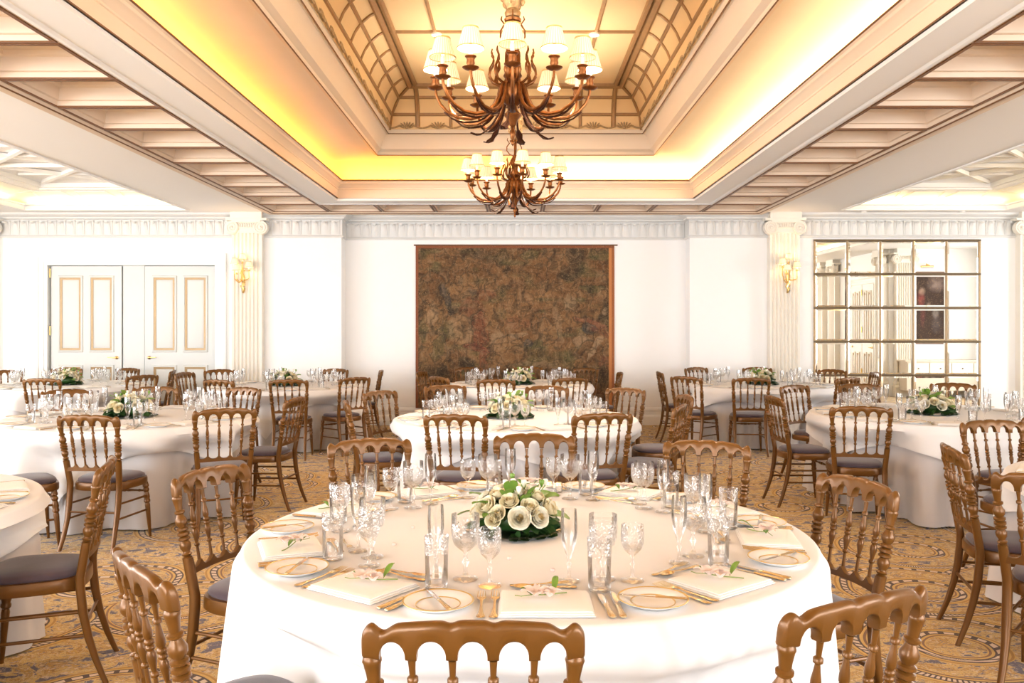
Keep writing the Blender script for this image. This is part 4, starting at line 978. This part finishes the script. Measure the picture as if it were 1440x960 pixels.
def make_centre(seed, hi):
    r_ = random.Random(seed); e = empty('floral_centrepiece')
    m = MB(); m.lathe([(.001, .002), (.13, .002), (.175, .012), (.185, .018), (.178, .022), (.12, .012), (.001, .012)], 40); m.build('glass_dish', 'glass_plain', e)
    m = MB(); m.ell((0, 0, .06), .125, .125, .055, 16, 8)
    for k in range(150 if hi else 70):
        a = r_.uniform(0, 2 * PI); el = r_.uniform(-.25, 1.2) if k % 3 else -.2; L = (r_.uniform(.05, .075) if el < .15 else r_.uniform(.03, .05)) * (1 if hi else 1.2); w = L * r_.uniform(.26, .40)
        d = Vector((cos(a) * cos(el), sin(a) * cos(el), sin(el))); c = Vector((0, 0, .035)) + Vector((d.x * .115, d.y * .115, d.z * .09)); tw = r_.uniform(-.8, .8)
        side = d.cross(Vector((0, 0, 1)) + Vector((r_.uniform(-.3, .3), r_.uniform(-.3, .3), 0))).normalized(); up = side.cross(d); side = side * cos(tw) + up * sin(tw); rows = []
        for i in range(6):
            t = i / 5; ww = w * sin(PI * (.05 + .93 * t)) ** .8; q = c + d * (L * t) + Vector((0, 0, -.022 * t * t * (L / .07)))
            if q.z < .008: q.z = .008 + .004 * (i % 2)
            rows.append([q - side * ww, q + Vector((0, 0, -.0025)), q + side * ww])
        m.grid(rows)
    m.v = [(a_[0], a_[1], max(a_[2], .0045)) for a_ in m.v]
    m.build('dark_foliage', 'leaf_dark', e, 80)
    m = MB()
    for a, el, L in ((-2.5, .5, .10), (-.3, .15, .10), (-1.75, 1.1, .09), (2.7, .5, .10), (3.1, .15, .10), (-1.15, .75, .095), (-.7, .95, .085), (-2.2, .3, .08), (-.2, .6, .09), (1.5, .6, .09), (.6, .5, .09), (-1.9, .95, .07)):
        d = Vector((cos(a) * cos(el), sin(a) * cos(el), sin(el))); c = Vector((d.x * .11, d.y * .11, .05 + d.z * .10)); side = Vector((-sin(a), cos(a), .2)).normalized(); rows = []
        for i in range(7):
            t = i / 6; ww = .027 * sin(PI * (.06 + .92 * t)) ** .8; q = c + d * (L * t) + Vector((0, 0, .01 * sin(t * 3) - .02 * t * t)); rows.append([q - side * ww, q - side * ww * .5 - Vector((0, 0, .004)), q + Vector((0, 0, -.006)), q + side * ww * .5 - Vector((0, 0, .004)), q + side * ww])
        m.grid(rows)
    m.build('broad_leaves', 'leaf_bright', e, 80)
    sp = [(-85, 12, .040), (-62, 30, .036), (-118, 22, .030), (-48, 8, .040), (-100, 48, .034), (-145, 30, .042), (-168, 14, .038), (-20, 22, .038), (15, 12, .038), (-80, 70, .032), (-30, 52, .034), (-150, 62, .034), (60, 20, .038), (100, 12, .040), (140, 22, .038), (60, 55, .034), (140, 55, .034), (10, 75, .032), (175, 40, .034), (-125, 5, .032), (80, 85, .03)]
    for i, (a, el, R) in enumerate(sp):
        a_, e_ = rad(a + r_.uniform(-7, 7)), rad(el + r_.uniform(-3, 3)); d = Vector((cos(a_) * cos(e_), sin(a_) * cos(e_), sin(e_)))
        m = MB(); R *= .93; rose(m, (d.x * .140, d.y * .140, .060 + d.z * .092), d + Vector((0, 0, .22)), R, r_); m.build('rose', ['rose_cream' if i % 3 else 'rose_white', 'rose_heart'], e, 50)
    for i in range(9):
        a, r = r_.uniform(0, 6.28), r_.uniform(.02, .13); top_ = Vector((r * cos(a) * 1.25, r * sin(a) * 1.25, r_.uniform(.145, .175)))
        m = MB(); m.tube([(r * cos(a) * .6, r * sin(a) * .6, .08), top_], .002, 5); b = m.build('bud_stem', 'stem_green', e)
        m = MB(); m.lathe([(.001, -.005), (.005, .002), (.009, .010), (.010, .020), (.007, .023), (.003, .010)], 8, top_, None); m.xform(Matrix.Identity(4)); m.build('lisianthus_bud', 'rose_white' if i % 3 else 'leaf_bright', b, 60)
    return Proto(e)
hiP, loP = make_centre(4, True), make_centre(9, False)
for t, (x, y, R) in TAB.items():
    if t in (6, 7): continue
    X_, Y_ = (x - .055, y) if t == 1 else ((x - .05, y) if t == 2 else (x, y))
    (hiP if t in (1,) else loP).get((X_, Y_, TOP), 0 if t == 1 else t * 1.1, 'low round arrangement of cream roses and dark leaves on ' + TN[t], 'flower arrangement', 'floral centrepieces', 1.0 if t == 1 else 1.12)

# ------------------------------------------------------------------ chandeliers
def shade_parts(arm, x, y, z, R0=.046, R1=.078, H=.115, sub=True):
    """candle cup, candle and pleated shade standing on an arm's end at (x, y, z)"""
    m = MB(); m.lathe([(.001, 0), (.030, .004), (.048, .014), (.050, .018), (.030, .012), (.012, .014), (.018, .024), (.025, .040), (.022, .060), (.026, .072), (.034, .078), (.034, .083), (.001, .083)], 14, (x, y, z)); m.build('candle_cup', 'bronze', arm, 40)
    m = MB(); m.lathe([(.012, .08), (.012, .135)], 10, (x, y, z), None, True); m.build('candle_tube', 'candle_white', arm, 40)
    m = MB(); m.lathe([(R1 - .002, 0), (R1, 0), (R0, H), (R0 - .002, H)], 28, (0, 0, 0)); s = m.build('lamp_shade', 'shade_silk', arm, 60, (x, y, z + .125))
    for r, zz in ((R1 + .001, 0), (R0 + .001, H)): m = MB(); m.lathe([(r, zz), (r + .0025, zz + .004), (r, zz + .009), (r - .003, zz + .004), (r, zz)], 24); m.build('shade_trim', 'brass', s, 60)
    m = MB(); m.ell((0, 0, .035), .011, .011, .022, 8, 6); m.build('bulb', 'bulb_glow', s, 60)
def acanthus(m, pts, w, th=.006):
    pts = [Vector(p) for p in pts]; n = len(pts); rows = []
    for i, p in enumerate(pts):
        t = i / (n - 1); d = (pts[min(i + 1, n - 1)] - pts[max(i - 1, 0)]).normalized(); hz_ = Vector((p.x, p.y, 0)); side = Vector((-p.y, p.x, 0)).normalized(); nr = side.cross(d)
        ww = w * (sin(PI * min(1, .10 + .9 * t)) ** .7) * (1 + .28 * (1 if i % 2 else -1)) + .002
        rows.append([p - side * ww, p - side * ww * .5 + nr * th, p + nr * th * .4, p + side * ww * .5 + nr * th, p + side * ww, p - nr * .003])
    m.grid(rows, True, True, True)
def chandelier(x, y, rot):
    e = empty('chandelier', (x, y, 2.70), rot)   # local z from the lowest tip
    m = MB(); m.lathe([(.001, -.06), (.008, -.05), (.012, -.035), (.006, -.02), (.014, 0), (.020, .02), (.012, .04), (.009, .055), (.024, .075), (.03, .10), (.05, .125), (.055, .14), (.036, .16), (.03, .19), (.055, .21), (.075, .25), (.08, .29), (.07, .33), (.045, .36), (.06, .38), (.05, .40), (.03, .43), (.035, .47), (.05, .50), (.048, .53), (.03, .56), (.016, .58), (.010, .60), (.010, .70), (.016, .705), (.05, .72), (.055, .735), (.03, .745), (.014, .75)], 20); m.build('central_body', 'bronze', e, 40)
    m = MB(); m.lathe([(.02, .74), (.045, .75), (.052, .775), (.035, .80), (.046, .82), (.070, .86), (.078, .91), (.066, .96), (.050, 1.0), (.062, 1.02), (.066, 1.05), (.045, 1.075), (.03, 1.09), (.025, 1.11)], 22)
    rr = random.Random(2)
    for k in range(46):
        a = rr.uniform(0, 6.28); z = rr.uniform(.83, 1.0); r = .066; m.ell((r * cos(a), r * sin(a), z), .015, .015, .024, 6, 4, Matrix.Rotation(a, 3, 'Z') @ Matrix.Rotation(rr.uniform(-.5, .5), 3, 'Y'))
    m.build('carved_stem', 'gilt_carving', e, 50)
    m = MB(); m.tube([(0, 0, 1.09), (0, 0, 4.50 - 2.70 - .02)], .012, 10); m.lathe([(.012, 1.70), (.03, 1.72), (.07, 1.77), (.08, 1.80), (.001, 1.80)], 18); m.build('hanging_rod', 'bronze', e)
    for k in range(3):   # lyre scrolls between body and carved stem
        a = rad(30 + 120 * k); m = MB(); m.tube([(r * cos(a), r * sin(a), z) for r, z in ((.02, .58), (.06, .60), (.09, .64), (.088, .68), (.06, .715), (.075, .735), (.085, .75), (.078, .77))], [.006, .006, .006, .006, .006, .005, .005, .003], 8); m.build('scroll', 'bronze', e)
    for k in range(12):
        a = 2 * PI * (k + .0) / 12; arm_pts = []
        prof = [(.055, .335), (.075, .31), (.09, .25), (.125, .185), (.185, .135), (.26, .112), (.34, .118), (.41, .155), (.455, .205), (.478, .255), (.484, .295)]
        m = MB(); m.tube([(r * cos(a), r * sin(a), z) for r, z in prof], [.011, .013, .013, .0125, .012, .0115, .011, .010, .010, .009, .009], 8)
        arm = m.build('arm', 'bronze', e)
        m = MB(); acanthus(m, [(r * cos(a), r * sin(a), z) for r, z in ((.14, .150), (.18, .117), (.22, .098), (.26, .092), (.30, .092), (.34, .098), (.38, .115), (.41, .140), (.43, .155))], .016); m.build('arm_leaf', 'bronze_dark', arm)
        shade_parts(arm, .484 * cos(a), .484 * sin(a), .29)
        # leaf that curls up between the arms, and a drooping leaf below
        b = a + PI / 12
        if k % 1 == 0:
            m = MB(); acanthus(m, [(r * cos(b), r * sin(b), z) for r, z in ((.05, .33), (.09, .325), (.13, .345), (.15, .38), (.145, .42), (.125, .455), (.12, .49), (.135, .515), (.13, .54))], .012); m.build('upright_leaf', 'bronze', e)
        if k % 2 == 0:
            m = MB(); m.tube([(r * cos(b), r * sin(b), z) for r, z in ((.05, .25), (.07, .20), (.095, .13), (.13, .07), (.17, .03))], .007, 6); acanthus(m, [(r * cos(b), r * sin(b), z) for r, z in ((.13, .07), (.155, .045), (.18, .022), (.205, .005), (.23, .0), (.25, .005), (.27, .012))], .022); m.build('lower_leaf', 'bronze_dark', e)
    return e
c1 = chandelier((721 - CX) * 5.4 / F, 5.4, 0)
tag(c1, 'large bronze twelve-arm chandelier with cream shades, nearer the camera', 'chandelier')
kids_of(c1)
c2 = dup(c1); c2.location = ((724 - CX) * 8.9 / F, 8.9, 2.70); c2.rotation_euler = (0, 0, rad(9)); tag(c2, 'smaller-looking farther bronze chandelier with cream shades near far coffers', 'chandelier')

# ------------------------------------------------------------------ sconces
def sconce(x, label):
    e = tag(empty('wall_sconce', (x, YW - .13, 2.02)), label, 'wall lamp')
    m = MB(); m.tube([(0, -.01, 0), (.012, -.02, .05), (-.008, -.02, .10), (.015, -.025, .16), (0, -.03, .22), (-.01, -.03, .30), (.0, -.03, .38)], [.010, .022, .014, .026, .030, .022, .012], 8)
    rr = random.Random(5)
    for k in range(16): m.ell((rr.uniform(-.03, .03), -.035, .04 + .02 * k), .010, .010, .018, 6, 4, Matrix.Rotation(rr.uniform(-1, 1), 3, 'Y'))
    m.build('backplate', 'brass', e)
    for sx, oy, zz, nm in ((-.10, -.10, .37, 0), (.005, -.05, .44, 1), (.115, -.10, .32, 2), (-.045, -.17, .27, 3)):
        m = MB(); m.tube([(0, -.03, .20), (sx * .4, -.03 + oy * .5, .15 + .02 * nm % .05), (sx * .85, -.03 + oy * .9, .20), (sx, oy, zz - .10), (sx, oy, zz)], [.009, .008, .008, .007, .006], 8); m.lathe([(.001, 0), (.018, .003), (.022, .010), (.010, .014), (.012, .03), (.001, .03)], 10, (sx, oy, zz)); arm = m.build('arm', 'brass', e)
        m = MB(); m.lathe([(.008, .03), (.008, .075)], 8, (sx, oy, zz)); m.build('candle_tube', 'candle_white', arm)
        m = MB(); m.lathe([(.060, 0), (.036, .085)], 20); s = m.build('lamp_shade', 'shade_silk', arm, 60, (sx, oy, zz + .06))
        m = MB(); m.lathe([(.0605, 0), (.063, .003), (.0605, .006)], 20); m.build('shade_trim', 'brass', s); m = MB(); m.lathe([(.0365, .081), (.039, .084), (.0365, .087)], 20); m.build('shade_trim', 'brass', s)
        m = MB(); m.ell((0, 0, .03), .009, .009, .016, 8, 5); m.build('bulb', 'bulb_glow', s)
def sconce_lamp(x):
    for dx, dy, dz in ((-.10, -.10, .37), (.115, -.10, .32)):
        l = bpy.data.lights.new('shade_lamp', 'POINT'); l.color = (1, .58, .25); l.energy = 2.2; l.shadow_soft_size = .015
        o = bpy.data.objects.new('shade_lamp', l); COL.objects.link(o); o.location = (x + dx, YW - .13 + dy, 2.02 + dz + .11)
for x_ in (346, 1103): sconce_lamp(px(x_, YW))
sconce(px(346, YW), 'gilt four-shade wall sconce on the pilaster beside the double doors')
sconce(px(1103, YW), 'gilt four-shade wall sconce on the pilaster beside the mirror')
for cx_, cy_, r0 in ((c1.location.x, 5.4, 0), (c2.location.x, 8.9, rad(9))):
    for k in range(0, 12, 2):
        l = bpy.data.lights.new('shade_lamp', 'POINT'); l.color = (1, .92, .82); l.energy = 24; l.shadow_soft_size = .02; a = r0 + k * PI / 6
        o = bpy.data.objects.new('shade_lamp', l); COL.objects.link(o); o.location = (cx_ + .484 * cos(a), cy_ + .484 * sin(a), 2.70 + .29 + .20)
# recessed spotlights
DL = [(-.80, 8.73, zT - .03, 'small round ceiling spotlight in vault, beside left rib'), (.80, 8.73, zT - .03, 'small round ceiling spotlight in vault, beside right rib'), (5.16, 12.75, Z0, 'small recessed downlight over the mirror, nearer the pilaster'), (6.62, 12.75, Z0, 'small recessed downlight over the mirror, nearer the room corner')]
for x, y, z, lb in DL:
    e = tag(empty('recessed_downlight', (x, y, z - .02)), lb, 'ceiling light'); r = .055 if z > 4 else .04
    m = MB(); m.lathe([(r, .02), (r, .004), (r - .008, 0), (r - .016, .006)], 20); m.build('trim_ring', 'ceiling_paint', e)
    m = MB(); m.lathe([(.001, .008), (r - .014, .008)], 20); m.build('lens', 'downlight_glow', e)

# ------------------------------------------------------------------ lights
def area(name, loc, rot, sx, sy, col, pw, spread=None):
    l = bpy.data.lights.new(name, 'AREA'); l.shape = 'RECTANGLE'; l.size = sx; l.size_y = sy; l.color = col; l.energy = pw
    if spread: l.spread = spread
    o = bpy.data.objects.new(name, l); COL.objects.link(o); o.location = loc; o.rotation_euler = rot; return o
LC, RC = (1, .37, .025), (1, .63, .27)
ym, yl = (BY0 + BY1) / 2, BY1 - BY0
UP = PI
area('cove_light', (-BX - .16, ym, Z0 + .235), (UP, 0, 0), .10, yl, LC, 32)
area('cove_light', (BX + .16, ym, Z0 + .235), (UP, 0, 0), .10, yl, RC, 52)
area('cove_light', (-BX / 2, BY1 + .16, Z0 + .235), (UP, 0, 0), BX, .10, LC, 12)
area('cove_light', (BX / 2, BY1 + .16, Z0 + .235), (UP, 0, 0), BX, .10, RC, 14)
for s in (-1, 1):
    c = (1, .74, .30)
    area('cove_light', (s * (SB0 + SB1) / 2, SBY1 + .17, Z0 + .06), (UP, 0, 0), 2.3, .07, c, 7)
    area('cove_light', (s * (SB1 + .17), 6.3, Z0 + .06), (UP, 0, 0), .07, 12, c, 26)
    area('cove_light', (s * (SB0 - .17), 6.3, Z0 + .06), (UP, 0, 0), .07, 12, c, 18)
w = bpy.data.worlds.new('sky'); S.world = w; w.use_nodes = True
w.node_tree.nodes['Background'].inputs[0].default_value = (.9, .95, 1, 1); w.node_tree.nodes['Background'].inputs[1].default_value = 1.0
S.view_settings.view_transform = 'Standard'; S.view_settings.look = 'None'; S.view_settings.exposure = 0.9; S.view_settings.gamma = 1.0; S.view_settings.use_curve_mapping = False
S.cycles.max_bounces = 10; S.cycles.diffuse_bounces = 5; S.cycles.glossy_bounces = 5; S.cycles.transparent_max_bounces = 40; S.cycles.caustics_reflective = False; S.cycles.caustics_refractive = False
S.cycles.sample_clamp_indirect = 6
